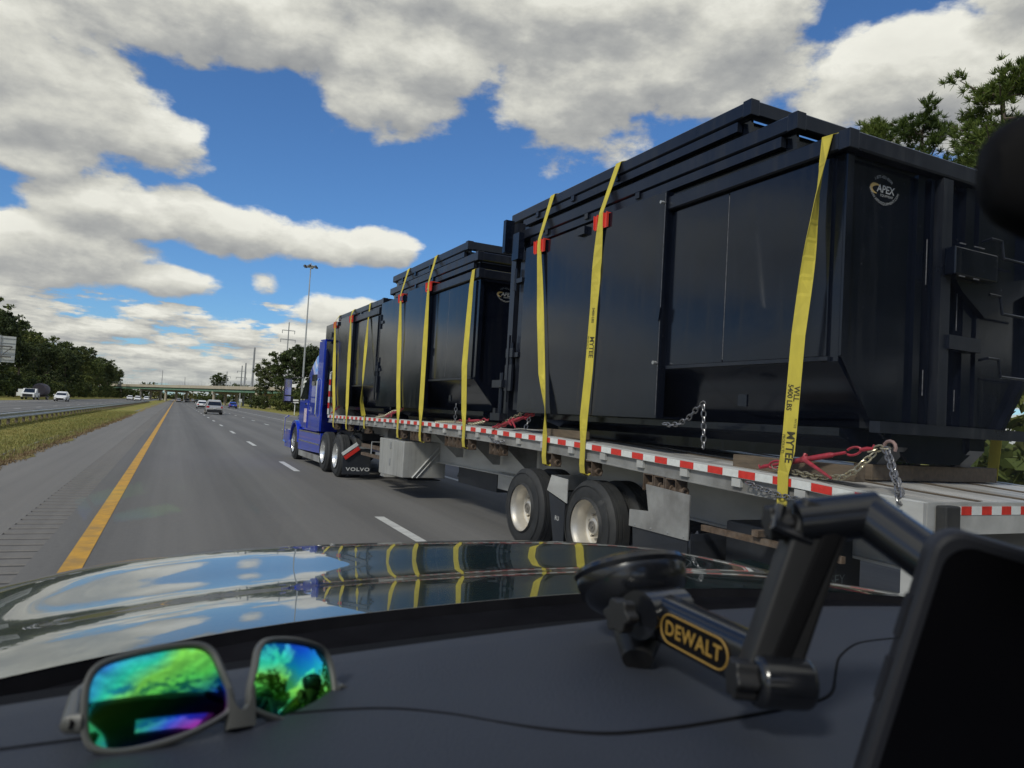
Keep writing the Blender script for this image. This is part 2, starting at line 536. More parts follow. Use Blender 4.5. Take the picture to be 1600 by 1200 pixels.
def asphalt_mat(name, lo, hi, tracks=True):
    m = bpy.data.materials.new(name); m.use_nodes = True
    t = m.node_tree; t.nodes.clear(); w = NT(t)
    out = w.n('ShaderNodeOutputMaterial'); b = w.n('ShaderNodeBsdfPrincipled'); w.link(b.outputs[0], out.inputs[0])
    tc = w.n('ShaderNodeTexCoord'); p = tc.outputs['Object']
    x, y, z = w.sep(p)
    n1 = w.noise(w.vm('MULTIPLY', p, (1, 0.12, 1)), 0.8, 5, 0.6)
    n2 = w.m('ADD', w.m('MULTIPLY', w.noise(p, 60, 3, 0.75), 0.5), w.m('MULTIPLY', w.noise(p, 16, 3, 0.8), 0.5))
    n3 = w.noise(w.vm('MULTIPLY', p, (6, 0.05, 1)), 0.8, 3, 0.5)
    f = w.m('ADD', w.m('MULTIPLY', n1, 0.30), w.m('ADD', w.m('MULTIPLY_ADD', n2, 0.62, -0.10), w.m('MULTIPLY', n3, 0.28)))
    if tracks:
        # two tyre paths per 3.6 m lane, polished lighter
        ph = w.m('MULTIPLY', w.m('ADD', x, 0.75), 2 * pi / 1.8)
        tr = w.m('MULTIPLY', w.m('COSINE', ph), -0.08)
        f = w.m('ADD', f, tr)
    c = w.ramp(f, [(0.34, lo), (0.66, hi)])
    vo = w.n('ShaderNodeTexVoronoi', feature='DISTANCE_TO_EDGE'); w.put(vo.inputs['Vector'], w.vm('ADD', w.vm('MULTIPLY', p, (0.28, 0.09, 1)), w.vm('SCALE', w.noise(p, 1.5, 4, 0.6, color=True), None)))
    crk = w.m('SUBTRACT', 1.0, w.m('MULTIPLY', vo.outputs[0], 160.0), clamp=True)
    crk = w.m('MULTIPLY', crk, w.ramp(w.noise(p, 0.22, 3, 0.5), [(0.5, 0.0), (0.62, 0.6)]))
    c = w.mix(crk, c, (0.03, 0.03, 0.03))
    n4 = w.noise(w.vm('MULTIPLY', p, (1, 0.3, 1)), 0.17, 4, 0.6)
    c = w.mix(w.m('MULTIPLY', w.ramp(n4, [(0.55, 0.0), (0.75, 1.0)]), 0.35), c, tuple(k * 0.72 for k in lo))
    w.link(c, b.inputs['Base Color'])
    b.inputs['Roughness'].default_value = 0.82
    b.inputs['Specular IOR Level'].default_value = 0.3
    bp = w.n('ShaderNodeBump'); bp.inputs['Strength'].default_value = 0.5; bp.inputs['Distance'].default_value = 0.006
    w.link(n2, bp.inputs['Height']); w.link(bp.outputs[0], b.inputs['Normal'])
    return m


asphalt = asphalt_mat('lane_asphalt', (0.122, 0.118, 0.112), (0.19, 0.183, 0.172))
shoulder_m = asphalt_mat('shoulder_asphalt', (0.155, 0.147, 0.136), (0.225, 0.213, 0.195), False)


def grass_mat(name, edge_x=None):
    m = bpy.data.materials.new(name); m.use_nodes = True
    t = m.node_tree; t.nodes.clear(); w = NT(t)
    out = w.n('ShaderNodeOutputMaterial'); b = w.n('ShaderNodeBsdfPrincipled'); w.link(b.outputs[0], out.inputs[0])
    tc = w.n('ShaderNodeTexCoord'); p = tc.outputs['Object']
    x = w.sep(p)[0]
    n1 = w.noise(w.vm('MULTIPLY', p, (1, 0.25, 1)), 0.5, 6, 0.65)
    n2 = w.noise(p, 9, 5, 0.7)
    f = w.m('ADD', w.m('MULTIPLY', n1, 0.75), w.m('MULTIPLY', n2, 0.35))
    c = w.ramp(f, [(0.35, (0.32, 0.23, 0.085)), (0.5, (0.28, 0.24, 0.07)), (0.68, (0.18, 0.20, 0.05))])
    if edge_x is not None:
        # dry sandy strip where the verge meets the shoulder
        k = w.m('SUBTRACT', 1.0, w.m('MULTIPLY', w.m('ABSOLUTE', w.m('SUBTRACT', x, edge_x)), 1.7), clamp=True)
        k = w.m('MULTIPLY', k, w.m('MULTIPLY_ADD', n2, 1.6, -0.1), clamp=True)
        c = w.mix(k, c, (0.26, 0.18, 0.10))
    w.link(c, b.inputs['Base Color'])
    b.inputs['Roughness'].default_value = 0.95
    b.inputs['Specular IOR Level'].default_value = 0.1
    bp = w.n('ShaderNodeBump'); bp.inputs['Strength'].default_value = 1.0; bp.inputs['Distance'].default_value = 0.05
    w.link(n2, bp.inputs['Height']); w.link(bp.outputs[0], b.inputs['Normal'])
    return m


grass_g = grass_mat('verge_grass')
grass_median = grass_mat('median_grass', -3.3)
yellow_line = pm('yellow_line_paint', (0.60, 0.32, 0.035), 0.7, 0, 0.12, 8, dirt=(0.26, 0.17, 0.07), dirt_amt=0.7, bump=0.3, bscale=60)
white_line = pm('white_line_paint', (0.60, 0.60, 0.57), 0.7, 0, 0.1, 8, dirt=(0.3, 0.29, 0.27), dirt_amt=0.55, bump=0.3, bscale=60)

# ---------------------------------------------------------------- ground and road
def sheet(name, x0, x1, y0, y1, z, mat, ny=1, nx=1, zf=None):
    b = MB(); vs = []; fs = []
    for j in range(ny + 1):
        for i in range(nx + 1):
            x = x0 + (x1 - x0) * i / nx; y = y0 + (y1 - y0) * j / ny
            vs.append((x, y, z + (zf(x, y) if zf else 0)))
    for j in range(ny):
        for i in range(nx):
            a = j * (nx + 1) + i
            fs.append((a, a + 1, a + nx + 2, a + nx + 1))
    b.add(vs, fs)
    return tag(b.build(name, mat), kind='structure')


sheet('ground', -3000, 3000, -1500, 5000, -0.06, grass_g)
sheet('road', -1.16, 14.2, -30, 1500, 0.0, asphalt)
sheet('exit_shoulder', 14.205, 16.6, -30, 1500, -0.004, shoulder_m)
sheet('opposite_road', -18.6, -8.2, -30, 1500, -0.02, asphalt)
sheet('opposite_shoulder', -21.4, -18.605, -30, 1500, -0.024, shoulder_m)
# left shoulder with milled rumble grooves
b = MB()
b.add([(-3.9, -30, -0.002), (-1.66, -30, -0.002), (-1.66, 1500, -0.002), (-3.9, 1500, -0.002)], [(0, 1, 2, 3)])
ys = -30.0; vs = []; fs = []
rows = []
y = 2.0
rows.append((-30.0, -0.002))
while y < 130:
    rows += [(y, -0.002), (y + 0.02, -0.0125), (y + 0.11, -0.0125), (y + 0.13, -0.002)]
    y += 0.36
rows.append((1500.0, -0.002))
for (yy, zz) in rows: vs += [(-1.66, yy, zz), (-1.16, yy, zz)]
for i in range(len(rows) - 1): fs.append((2 * i, 2 * i + 1, 2 * i + 3, 2 * i + 2))
b.add(vs, fs)
nf = len(fs)
for xw in (-1.66, -1.16):
    vs = []; fs = []
    for (yy, zz) in rows: vs += [(xw, yy, zz), (xw, yy, -0.0021 if zz < -0.01 else zz - 0.0001)]
    for i in range(len(rows) - 1): fs.append((2 * i, 2 * i + 1, 2 * i + 3, 2 * i + 2))
    b.add(vs, fs); nf += len(fs)
b.mi = [0] + [(2 if rows[i][1] < -0.01 and rows[i + 1][1] < -0.01 else 1) for i in range(len(rows) - 1)] + [1] * (nf - len(rows) + 1)
rumble_m = asphalt_mat('rumble_asphalt', (0.14, 0.132, 0.122), (0.205, 0.194, 0.178), False)
grit_shade_m = asphalt_mat('rumble_groove_grit_shade', (0.055, 0.052, 0.048), (0.10, 0.095, 0.088), False)  # groove floors darkened: grit, plus groove shade put into the colour
tag(b.build('shoulder', [shoulder_m, rumble_m, grit_shade_m]), kind='structure')

# median with an uneven edge and a shallow swale
b = MB(); vs = []; fs = []
rs = random.Random(3)
ysam = []; y = -20.0
while y < 1500:
    ysam.append(y); y += 0.22 if 8 < y < 70 else (1.2 if y < 200 else 25)
XS = [0.0, 0.12, 0.35, 0.7, 1.3, 2.1, 3.0, 4.0, 5.0]
e = 0.0
for y in ysam:
    e = e * 0.82 + rs.uniform(-0.09, 0.09)
    ex = -3.28 + e + 0.14 * sin(y * 0.5) * sin(y * 0.23 + 1)
    for k, dx in enumerate(XS):
        z = 0.004 if k == 0 else 0.03 - 0.13 * sin(min(1, dx / 5) * pi)
        if k: z += rs.uniform(-0.012, 0.012)
        vs.append((ex - dx if k < 8 else -8.2, y, z))
n = len(XS)
for j in range(len(ysam) - 1):
    for i in range(n - 1):
        a = j * n + i
        fs.append((a + 1, a, a + n, a + n + 1))
b.add(vs, fs)
tag(b.build('median_verge', grass_median, smooth=True), kind='structure')

# painted markings
def strip(b, x0, x1, y0, y1, z=0.004, ny=1):
    vs = []; fs = []
    for j in range(ny + 1):
        y = y0 + (y1 - y0) * j / ny
        vs += [(x0, y, z), (x1, y, z)]
    for j in range(ny): fs.append((2 * j, 2 * j + 1, 2 * j + 3, 2 * j + 2))
    b.add(vs, fs)


b = MB(); strip(b, -0.86, -0.68, -30, 1500)
tag(b.build('yellow_edge_line', yellow_line), kind='structure')
b = MB(); strip(b, 9.98, 10.12, -30, 1500)
tag(b.build('white_edge_line', white_line), kind='structure')
for xl_ in (-18.45, -8.7):
    b = MB(); strip(b, xl_, xl_ + .15, -30, 1500, -0.016)
    tag(b.build('opposite_edge_line', white_line), kind='structure')
dashm = MB(); strip(dashm, -0.075, 0.075, 0, 3.05); dash_me = dashm.mesh('lane_dash', white_line)
tn = 0
root_d = empty('lane_dashes', (0, 0, 0)); tag(root_d, kind='structure')
for (lx, y0, n_) in ((2.95, -2.6, 22), (6.5, -6, 22), (-12.0, -3, 20)):
    for k in range(n_):
        xx = lx - (0.10 if lx == 2.95 and k > 1 else 0)
        inst(dash_me, 'lane_dash', root_d, loc=(xx, y0 + k * 10.75, 0 if lx > 0 else -0.02))
seal = pm('tar_seal', (0.035, 0.035, 0.036), 0.5)
b = MB(); strip(b, 14.0, 14.14, -30, 900, 0.002)
tag(b.build('tar_joint', seal), kind='structure')

# verge grass tufts
def tufts(name, region, count, hmin, hmax, mat, seed):
    r_ = random.Random(seed); b = MB(); vs = []; fs = []
    for _ in range(count):
        x, y, z = region(r_)
        for k in range(5):
            a = r_.uniform(0, 2 * pi); h = r_.uniform(hmin, hmax); wd = r_.uniform(0.006, 0.014) * (1 + y / 40)
            px = x + r_.uniform(-0.06, 0.06); py = y + r_.uniform(-0.06, 0.06)
            lx_, ly_ = cos(a) * h * 0.45, sin(a) * h * 0.45
            dx, dy = -sin(a) * wd, cos(a) * wd
            o = len(vs)
            vs += [(px - dx, py - dy, z), (px + dx, py + dy, z), (px + lx_, py + ly_, z + h)]
            fs.append((o, o + 1, o + 2))
    b.add(vs, fs)
    return tag(b.build(name, mat), kind='stuff')


tuft_m = leaf_mat('verge_blades', (0.32, 0.25, 0.09), (0.28, 0.26, 0.08), (0.20, 0.23, 0.065))
dry_m = leaf_mat('dry_blades', (0.22, 0.15, 0.08), (0.28, 0.2, 0.1), (0.2, 0.17, 0.06))
def reg_med(r_):
    y = 9 + 75 * r_.random() ** 1.6; x = r_.uniform(-8.0, -3.35)
    return x, y, 0.03 - 0.13 * sin(min(1, (-3.28 - x) / 5) * pi) - 0.01
tag(tufts('grass', reg_med, 15000, 0.04, 0.13, tuft_m, 1), 'short yellow green grass on the median', 'grass')
def reg_edge(r_):
    y = 9 + 60 * r_.random() ** 1.5; return r_.gauss(-3.42, 0.12), y, 0.0
tag(tufts('dry_grass', reg_edge, 5000, 0.02, 0.08, dry_m, 2), 'dry brown grass fringe along the left shoulder edge', 'grass')

# ---------------------------------------------------------------- guardrail
gr = empty('guardrail', (-7.0, 12, -.27), 0, 'long galvanised steel guardrail along the grass median left of the road', 'guardrail')
prof = [(0.0, 0.50), (0.05, 0.53), (0.05, 0.58), (0.0, 0.63), (0.0, 0.67), (0.05, 0.72), (0.05, 0.77), (0.0, 0.80), (-0.006, 0.80), (0.04, 0.765), (0.04, 0.725), (-0.01, 0.675), (-0.01, 0.625), (0.04, 0.575), (0.04, 0.535), (-0.006, 0.50)]
b = MB(); b.prism([(p[0] + 0.1, p[1]) for p in prof], 'y', 0, 236, 60); b.build('rail_beam', galv, gr)
b = MB(); b.prism([(-p[0] - 0.1, p[1]) for p in prof][::-1], 'y', 0, 236, 60); b.build('rail_beam', galv, gr)
pb = MB(); pb.box(-0.06, 0.06, -0.05, 0.05, -0.1, 0.78); post_me = pb.mesh('rail_post', pm('post_wood', (0.16, 0.13, 0.1), 0.85, var=0.3))
for k in range(120):
    inst(post_me, 'rail_post', gr, loc=(0, 0.5 + k * 1.905, 0))

# ---------------------------------------------------------------- overpass
ov = empty('overpass', (-28.5, 450, 0), 0, 'long highway overpass with pale parapet and green girders crossing the road ahead', 'bridge')
dv = Vector((57.2, -175, 0)); L0 = dv.length; du = dv.normalized(); dn = Vector((-du.y, du.x, 0))
RZ = atan2(du.y, du.x)
ov.rotation_euler = (0, 0, RZ)
A, B_ = -110.0, L0 + 60
b = MB(); b.box(A, B_, -5.5, 5.5, 6.0, 6.35); b.build('bridge_deck', concrete, ov)
for sy in (-5.3, 5.3):
    b = MB(); b.box(A, B_, sy - 0.18, sy + 0.18, 6.35, 7.15); b.build('parapet', concrete, ov)
for sy in (-4.9, -2.45, 0, 2.45, 4.9):
    b = MB(); b.prism([(sy - 0.22, 5.0), (sy + 0.22, 5.0), (sy + 0.22, 5.06), (sy + 0.03, 5.06), (sy + 0.03, 5.94), (sy + 0.22, 5.94), (sy + 0.22, 5.998), (sy - 0.22, 5.998), (sy - 0.22, 5.94), (sy - 0.03, 5.94), (sy - 0.03, 5.06), (sy - 0.22, 5.06)][::-1], 'y', 0, 1)
    vs = [(A + 2 + (B_ - A - 4) * p[1], p[0], p[2]) for p in b.v]
    b.v = vs; b.build('girder', girder_g, ov)
pm_ = MB()
for sy in (-4.4, 0, 4.4): pm_.lathe([(0.0, 0), (0.55, 0), (0.55, 4.2), (0.0, 4.2)], Matrix.Translation((0, sy, 0)), 12)
pm_.box(-0.7, 0.7, -5.2, 5.2, 4.2, 4.995); pier_me = pm_.mesh('pier', concrete)
for s_ in (56, 92, 148, 188, -12, -60):
    inst(pier_me, 'pier', ov, loc=(s_, 0, 0))
fp = MB(); fp.box(-0.03, 0.03, -0.03, 0.03, 7.15, 8.3); fpm = fp.mesh('fence_post', galv)
for k in range(70):
    inst(fpm, 'fence_post', ov, loc=(-40 + k * 3.6, -5.3, 0))
b = MB()
for z_ in (7.5, 7.9, 8.28): b.box(-40, 208, -5.31, -5.29, z_, z_ + 0.02)
b.build('fence_wire', galv, ov)

# ---------------------------------------------------------------- poles
def pole_thing(name, x, y, h, r, label, cat, arms=True, group=None, mat=None):
    e = empty(name, (x, y, 0), 0, label, cat, group)
    b = MB(); b.tube([(0, 0, -0.3), (0, 0, h)], [r, r * 0.6], 8); b.build('pole', mat or pole_m, e)
    if arms:
        for k, z_ in enumerate((h - 3.0, h - 6.2)):
            b = MB(); sx = 2.2 + 0.4 * (k == 1)
            b.box(-sx, sx, -0.1, 0.1, z_, z_ + 0.22); b.build('crossarm', mat or pole_m, e)
            for s in (-sx, sx):
                b = MB(); b.tube([(s * 0.95, 0, z_), (s * 0.95, 0, z_ - 1.0)], 0.12, 6); b.build('insulator', mat or pole_m, e)
    return e


GP = 'utility poles beyond the right verge'
pole_thing('utility_pole', 25.3, 290, 22.0, 0.5, 'tallest pale utility pole beside the right trees', 'utility pole', False, GP)
pole_thing('utility_pole', 23.4, 300, 16.5, 0.4, 'grey utility pole close left of the tallest pole', 'utility pole', False, GP)
pole_thing('utility_pole', 29.5, 400, 20.0, 0.4, 'thin grey utility pole standing behind the bridge pier', 'utility pole', True, GP)
pole_thing('utility_pole', 26.5, 470, 19.0, 0.35, 'dark utility pole right of the round tree on the bridge', 'utility pole', True, GP)
pole_thing('utility_pole', -10.5, 620, 22.0, 0.3, 'faint far pole above the bridge over the median', 'utility pole', False, GP)
pole_thing('utility_pole', 6.0, 700, 20.0, 0.3, 'faint far pole above the bridge over the lanes', 'utility pole', False, GP)
pole_thing('power_pylon', 34.4, 270, 30.5, 0.28, 'tall pole with two crossarms rising above the right trees', 'power pole', True)
# high-mast light
hm = empty('high_mast_light', (19.6, 131, 0), 0, 'very tall slim high mast light with ring of lamps left of the truck', 'light mast')
b = MB(); b.tube([(0, 0, -0.3), (0, 0, 14), (0, 0, 26.3)], [0.18, 0.13, 0.08], 10); b.build('mast', galv, hm)
b = MB(); b.lathe([(0.6, 0), (0.66, 0.1), (0.6, 0.2)], Matrix.Translation((0, 0, 25.5)), 16); b.build('lamp_ring', galv, hm)
for k in range(6):
    a = k * pi / 3 + 0.2
    b = MB(); b.tube([(0.1 * cos(a), 0.1 * sin(a), 25.9), (0.9 * cos(a), 0.9 * sin(a), 25.7)], 0.05, 6)
    ar = b.build('lamp_arm', galv, hm)
    b = MB(); b.lathe([(0, 0.25), (0.18, 0.2), (0.28, -0.1), (0.0, -0.12)], Matrix.Translation((1.05 * cos(a), 1.05 * sin(a), 25.6)), 10); b.build('lamp_head', black_pl, ar)

# overhead sign seen from behind
sg = empty('overhead_sign', (-22.2, 112, 0), 0, 'back of a large overhead road sign in front of the left trees', 'sign')
b = MB(); b.box(-3.2, 3.2, -0.06, 0, 4.9, 8.2); b.build('sign_panel', pm('sign_back', (0.46, 0.47, 0.45), 0.5, 0.3, 0.1, 1), sg)
for zz in (5.2, 5.9, 6.6, 7.3, 7.9):
    b = MB(); b.box(-3.2, 3.2, -0.14, -0.061, zz, zz + 0.08); b.build('stiffener', galv, sg)
for xx in (-2.2, 0.2, 1.5):
    b = MB(); b.box(xx, xx + 0.1, -0.22, -0.141, 4.8, 8.3); b.build('bracket', galv, sg)
b = MB(); b.tube([(-3.6, -0.6, 6.9), (2.9, -0.6, 6.9)], 0.09, 8); b.tube([(-3.6, -0.6, 5.6), (2.9, -0.6, 5.6)], 0.09, 8)
for k in range(5): b.tube([(-3.5 + k * 1.3, -0.6, 6.9 if k % 2 else 5.6), (-2.2 + k * 1.3, -0.6, 5.6 if k % 2 else 6.9)], 0.06, 6)
b.build('truss', pm('truss_steel', (0.1, 0.1, 0.1), 0.6), sg)
b = MB(); b.tube([(-3.6, -0.6, -0.2), (-3.6, -0.6, 7.4)], 0.3, 12); b.build('upright', galv, sg)
for xx in (-1.9, 0.35):
    b = MB(); b.box(xx, xx + 0.75, -0.2, 0.3, 8.3, 8.9); b.build('sign_lamp', galv, sg)

# small roadside signs on the right
for (x, y, h, wd, lab) in ((18.3, 129, 2.6, 1.1, 'small white roadside marker sign left of the truck mirror'), (14.9, 200, 2.4, 0.7, 'small white road sign under the bridge beside the silver SUV')):
    e_ = empty('road_sign', (x, y, -0.05), 0, lab, 'sign')
    b = MB(); b.box(-0.06, 0.06, -0.04, 0.04, 0, h - 0.05); b.build('sign_post', white_p, e_)
    b = MB(); b.box(-wd / 2, wd / 2, -0.07, -0.041, h - 0.6, h); b.build('sign_plate', white_p, e_)

# ---------------------------------------------------------------- trees
def crown_mesh(name, R, H, z0, nclump, nleaf, ls, mat, seed, shape=0.0, skirt=False):
    r_ = random.Random(seed); vs = []; fs = []
    lobes = [(r_.uniform(-0.55, 0.55) * R, r_.uniform(-0.55, 0.55) * R, z0 + H * r_.uniform(0.15, 0.85), r_.uniform(0.38, 0.6) * R) for _ in range(9)]
    lobes.append((0, 0, z0 + H * 0.55, R * 0.6))
    if skirt:
        lobes += [(r_.uniform(-0.7, 0.7) * R, r_.uniform(-0.7, 0.7) * R, z0 * 0.45, R * 0.5) for _ in range(5)]
    for _ in range(nclump):
        L = r_.choice(lobes)
        while True:
            p = Vector((r_.uniform(-1, 1), r_.uniform(-1, 1), r_.uniform(-1, 1)))
            if 0.2 < p.length < 1: break
        p = p.normalized() * (p.length ** 0.35)
        cx, cy, cz = L[0] + p.x * L[3], L[1] + p.y * L[3], L[2] + p.z * L[3] * 0.8
        cr = r_.uniform(0.35, 0.8) * R * 0.16
        for _ in range(nleaf):
            d = Vector((r_.gauss(0, 1), r_.gauss(0, 1), r_.gauss(0, 0.7))) * cr * 0.6
            c = Vector((cx, cy, cz)) + d
            if c.z < 0.2: continue
            u = Vector((r_.gauss(0, 1), r_.gauss(0, 1), r_.gauss(0, 1))).normalized()
            v = u.cross(Vector((r_.gauss(0, 1), r_.gauss(0, 1), r_.gauss(0, 1)))).normalized()
            s = ls * r_.uniform(0.6, 1.4)
            o = len(vs)
            vs += [c - u * s, c + v * s * 0.55, c + u * s, c - v * s * 0.55]
            fs.append((o, o + 1, o + 2, o + 3))
    b = MB(); b.add(vs, fs)
    return b.mesh(name, mat)


def trunk_mesh(H, r, seed, limbs=6, top=0.8):
    r_ = random.Random(seed); b = MB(); pts = []
    x = y = 0
    for k in range(6):
        pts.append((x, y, -0.3 + (H * top + 0.3) * k / 5)); x += r_.uniform(-0.2, 0.2); y += r_.uniform(-0.2, 0.2)
    b.tube(pts, [r * (1.25 if k == 0 else 1 - 0.14 * k) for k in range(6)], 8)
    for k in range(limbs):
        a = r_.uniform(0, 2 * pi); z = H * r_.uniform(0.35, 0.7); p = Vector(pts[min(5, int(z / H / top * 5))]); p.z = z
        l = H * r_.uniform(0.15, 0.28)
        q = p + Vector((cos(a) * l, sin(a) * l, l * r_.uniform(0.4, 0.9)))
        b.tube([p, (p + q) / 2 + Vector((0, 0, -0.1)), q], [r * 0.45, r * 0.3, r * 0.12], 6)
    return b.mesh('trunk', bark, smooth=True)


KIND = []
for i in range(4):
    H = 10.5; R = 5.2
    KIND.append((crown_mesh('crown', R, H, 5.2, 300, 36, 0.27, (leaf_a, leaf_b, leaf_a, leaf_b)[i], 20 + i, skirt=True), trunk_mesh(15, 0.3, 40 + i)))
bushc = crown_mesh('crown', 3.4, 4.0, 1.2, 70, 30, 0.26, leaf_a, 77, skirt=True)
busht = trunk_mesh(4, 0.12, 78, 4)
yelc = crown_mesh('crown', 3.4, 5.0, 1.6, 60, 30, 0.3, leaf_y, 79, skirt=True)
rt = random.Random(11)


def tree(x, y, s, k, label, cat='tree', group=None, name='broadleaf_tree', cm=None, tm=None, sz=None):
    e = empty(name, (x, y, -0.1), rt.uniform(0, 6.28), label, cat, group)
    e.scale = (s, s, sz or s)
    inst(cm or KIND[k][0], 'crown', e); inst(tm or KIND[k][1], 'trunk', e)
    return e


GT = 'trees in the dark wood left of the highway'
ADJ = ['tall', 'broad', 'dense', 'shaggy', 'rounded', 'ragged']
left = [(-35, 150, 1.1), (-32, 168, 0.95), (-37, 178, 1.25), (-31.5, 190, 0.9), (-36, 202, 1.12), (-31, 214, 0.85), (-36.5, 226, 1.02), (-32.5, 240, 0.92),
        (-37, 252, 1.1), (-31.5, 264, 0.86), (-36, 279, 1.15), (-32.5, 292, 1.2), (-31.5, 306, 0.9), (-36.5, 320, 1.0), (-32, 336, 0.95), (-37, 350, 1.25),
        (-33, 368, 1.0), (-32, 386, 1.08), (-37, 404, 1.1), (-32, 424, 1.05), (-34, 446, 1.12), (-31.5, 470, 1.05), (-34, 498, 1.0)]
for i, (x, y, s) in enumerate(left):
    side = 'front' if x > -34 else 'back'
    tree(x, y, s * rt.uniform(0.95, 1.08), i % 4, 'dark green broadleaf tree in the %s row of the wood left of the highway' % side, 'tree', GT + ' ' + side + ' row')
for i in range(16):
    x = -29 + rt.uniform(-1.2, 0.8); y = 155 + i * 22
    tree(x, y, rt.uniform(0.8, 1.25), 0, 'leafy green bush at the foot of the dark wood across the highway', 'bush', 'bushes along the foot of the left wood', 'bush', bushc, busht)
# far wood behind the left row so the sky does not show through near the ground
fw = MB()
fr = random.Random(5); vs = []; fs = []
def far_leaves(x0, y0, x1, y1, n, hmax, depth, size):
    for _ in range(n):
        t = fr.random(); hh = hmax * (0.62 + 0.38 * sin(t * 43.0) * sin(t * 17.0 + 1))
        c = Vector((x0 + (x1 - x0) * t + fr.uniform(0, depth), y0 + (y1 - y0) * t + fr.uniform(0, depth), hh * fr.random() ** 0.8))
        u = Vector((fr.gauss(0, 1), fr.gauss(0, 1), fr.gauss(0, 1))).normalized(); v = u.cross(Vector((fr.gauss(0, 1), fr.gauss(0, 1), 1))).normalized()
        s = size * fr.uniform(0.6, 1.3); o = len(vs)
        vs.extend([c - u * s, c + v * s * 0.6, c + u * s, c - v * s * 0.6]); fs.append((o, o + 1, o + 2, o + 3))
for k in range(4):
    far_leaves(-44 - 3 * k, 120, -44 - 3 * k, 520, 9000, 11, 3, 0.6)
fw.add(vs, fs)
tag(fw.build('woodland', leaf_b), 'dark wood undergrowth behind the left tree row', 'woodland', kind='stuff')
vs = []; fs = []
far_leaves(-260, 900, -30, 880, 7000, 17, 14, 1.6)
far_leaves(30, 640, 260, 560, 9000, 16, 14, 1.4)
far_leaves(-30, 1100, 60, 1100, 2500, 9, 14, 1.5)
far_leaves(60, 420, 420, 260, 9000, 14, 10, 1.1)
fw = MB(); fw.add(vs, fs)
tag(fw.build('far_woodland', leaf_b), 'distant line of trees along the horizon behind the bridge', 'woodland', kind='stuff')

tree(26, 210, 1.06, 0, 'large green tree at the left end of the right tree group by the mast', 'tree')
tree(29.5, 196, 1.2, 3, 'tallest round tree directly behind the high mast light', 'tree')
tree(34, 205, 1.12, 2, 'green tree standing behind the blue truck cab roof', 'tree')
tree(23.2, 224, 0.85, 1, 'ragged smaller tree at the edge of the right tree group', 'tree')
tree(31, 178, 0.82, 1, 'lower green tree right of the mast at the verge', 'tree')
for k in range(14):
    tree(23 + k * 1.3, 182 - k * 2.4 + rt.uniform(-3, 3), rt.uniform(0.75, 1.1), 0, 'low green bush at the foot of the right tree group', 'bush', 'bushes below the right trees', 'bush', bushc, busht)
tree(25.5, 520, 1.22, 1, 'single round dark tree standing above the bridge parapet', 'tree')
tree(12.5, 420, 1.1, 0, 'dark green bush seen under the bridge behind the silver SUV', 'bush', None, 'bush', bushc, busht)
tree(16.5, 430, 1.3, 0, 'broad dark bush seen under the bridge left of the pale pier', 'bush', None, 'bush', bushc, busht)
tree(7.5, 470, 1.2, 0, 'yellowing small tree seen under the bridge beside the lanes', 'tree', None, 'small_tree', yelc, busht)
tree(-12.0, 560, 1.4, 0, 'yellowing small tree beyond the bridge over the median', 'tree', None, 'small_tree', yelc, busht)


# near pines beyond the containers
def pine(x, y, H, seed, label, z_lo, spread, ntuft):
    r_ = random.Random(seed)
    e = empty('pine_tree', (x, y, -0.1), 0, label, 'pine tree', 'tall pines behind the nearest containers')
    b = MB(); b.tube([(0, 0, -0.3), (0.1, 0, H * 0.5), (0, 0.1, H * 0.97)], [0.22, 0.16, 0.05], 10)
    vs = []; fs = []
    for k in range(58):
        z = z_lo + (H - z_lo) * r_.random() ** 0.9
        a = r_.uniform(0, 2 * pi); l = spread * (1.05 - 0.75 * ((z - z_lo) / (H - z_lo)) ** 1.5) * r_.uniform(0.5, 1.0)
        p = Vector((0, 0.05, z)); q = p + Vector((cos(a) * l, sin(a) * l, l * r_.uniform(0.05, 0.55)))
        m_ = (p + q) / 2 + Vector((0, 0, -0.12 * l))
        b.tube([p, m_, q], [0.045, 0.03, 0.012], 5)
        for j in range(ntuft):
            t = 0.35 + 0.65 * r_.random()
            c = (p.lerp(m_, t * 2) if t < 0.5 else m_.lerp(q, t * 2 - 1)) + Vector((r_.gauss(0, 1), r_.gauss(0, 1), r_.gauss(0.3, 0.8))) * 0.17
            d0 = (q - p).normalized() * 0.8 + Vector((0, 0, 0.7))
            for i in range(30):
                d = (d0 + Vector((r_.gauss(0, 1), r_.gauss(0, 1), r_.gauss(0, 1))) * 0.75).normalized()
                sd = d.cross(Vector((r_.gauss(0, 1), r_.gauss(0, 1), r_.gauss(0, 1)))).normalized() * 0.016
                ln = r_.uniform(0.14, 0.27); o = len(vs)
                vs += [c - sd, c + sd, c + d * ln + sd * 0.4, c + d * ln - sd * 0.4]
                fs.append((o, o + 1, o + 2, o + 3))
    b.build('trunk', bark, e, smooth=True)
    nb = MB(); nb.add(vs, fs); nb.build('crown', needle_m, e)
    return e


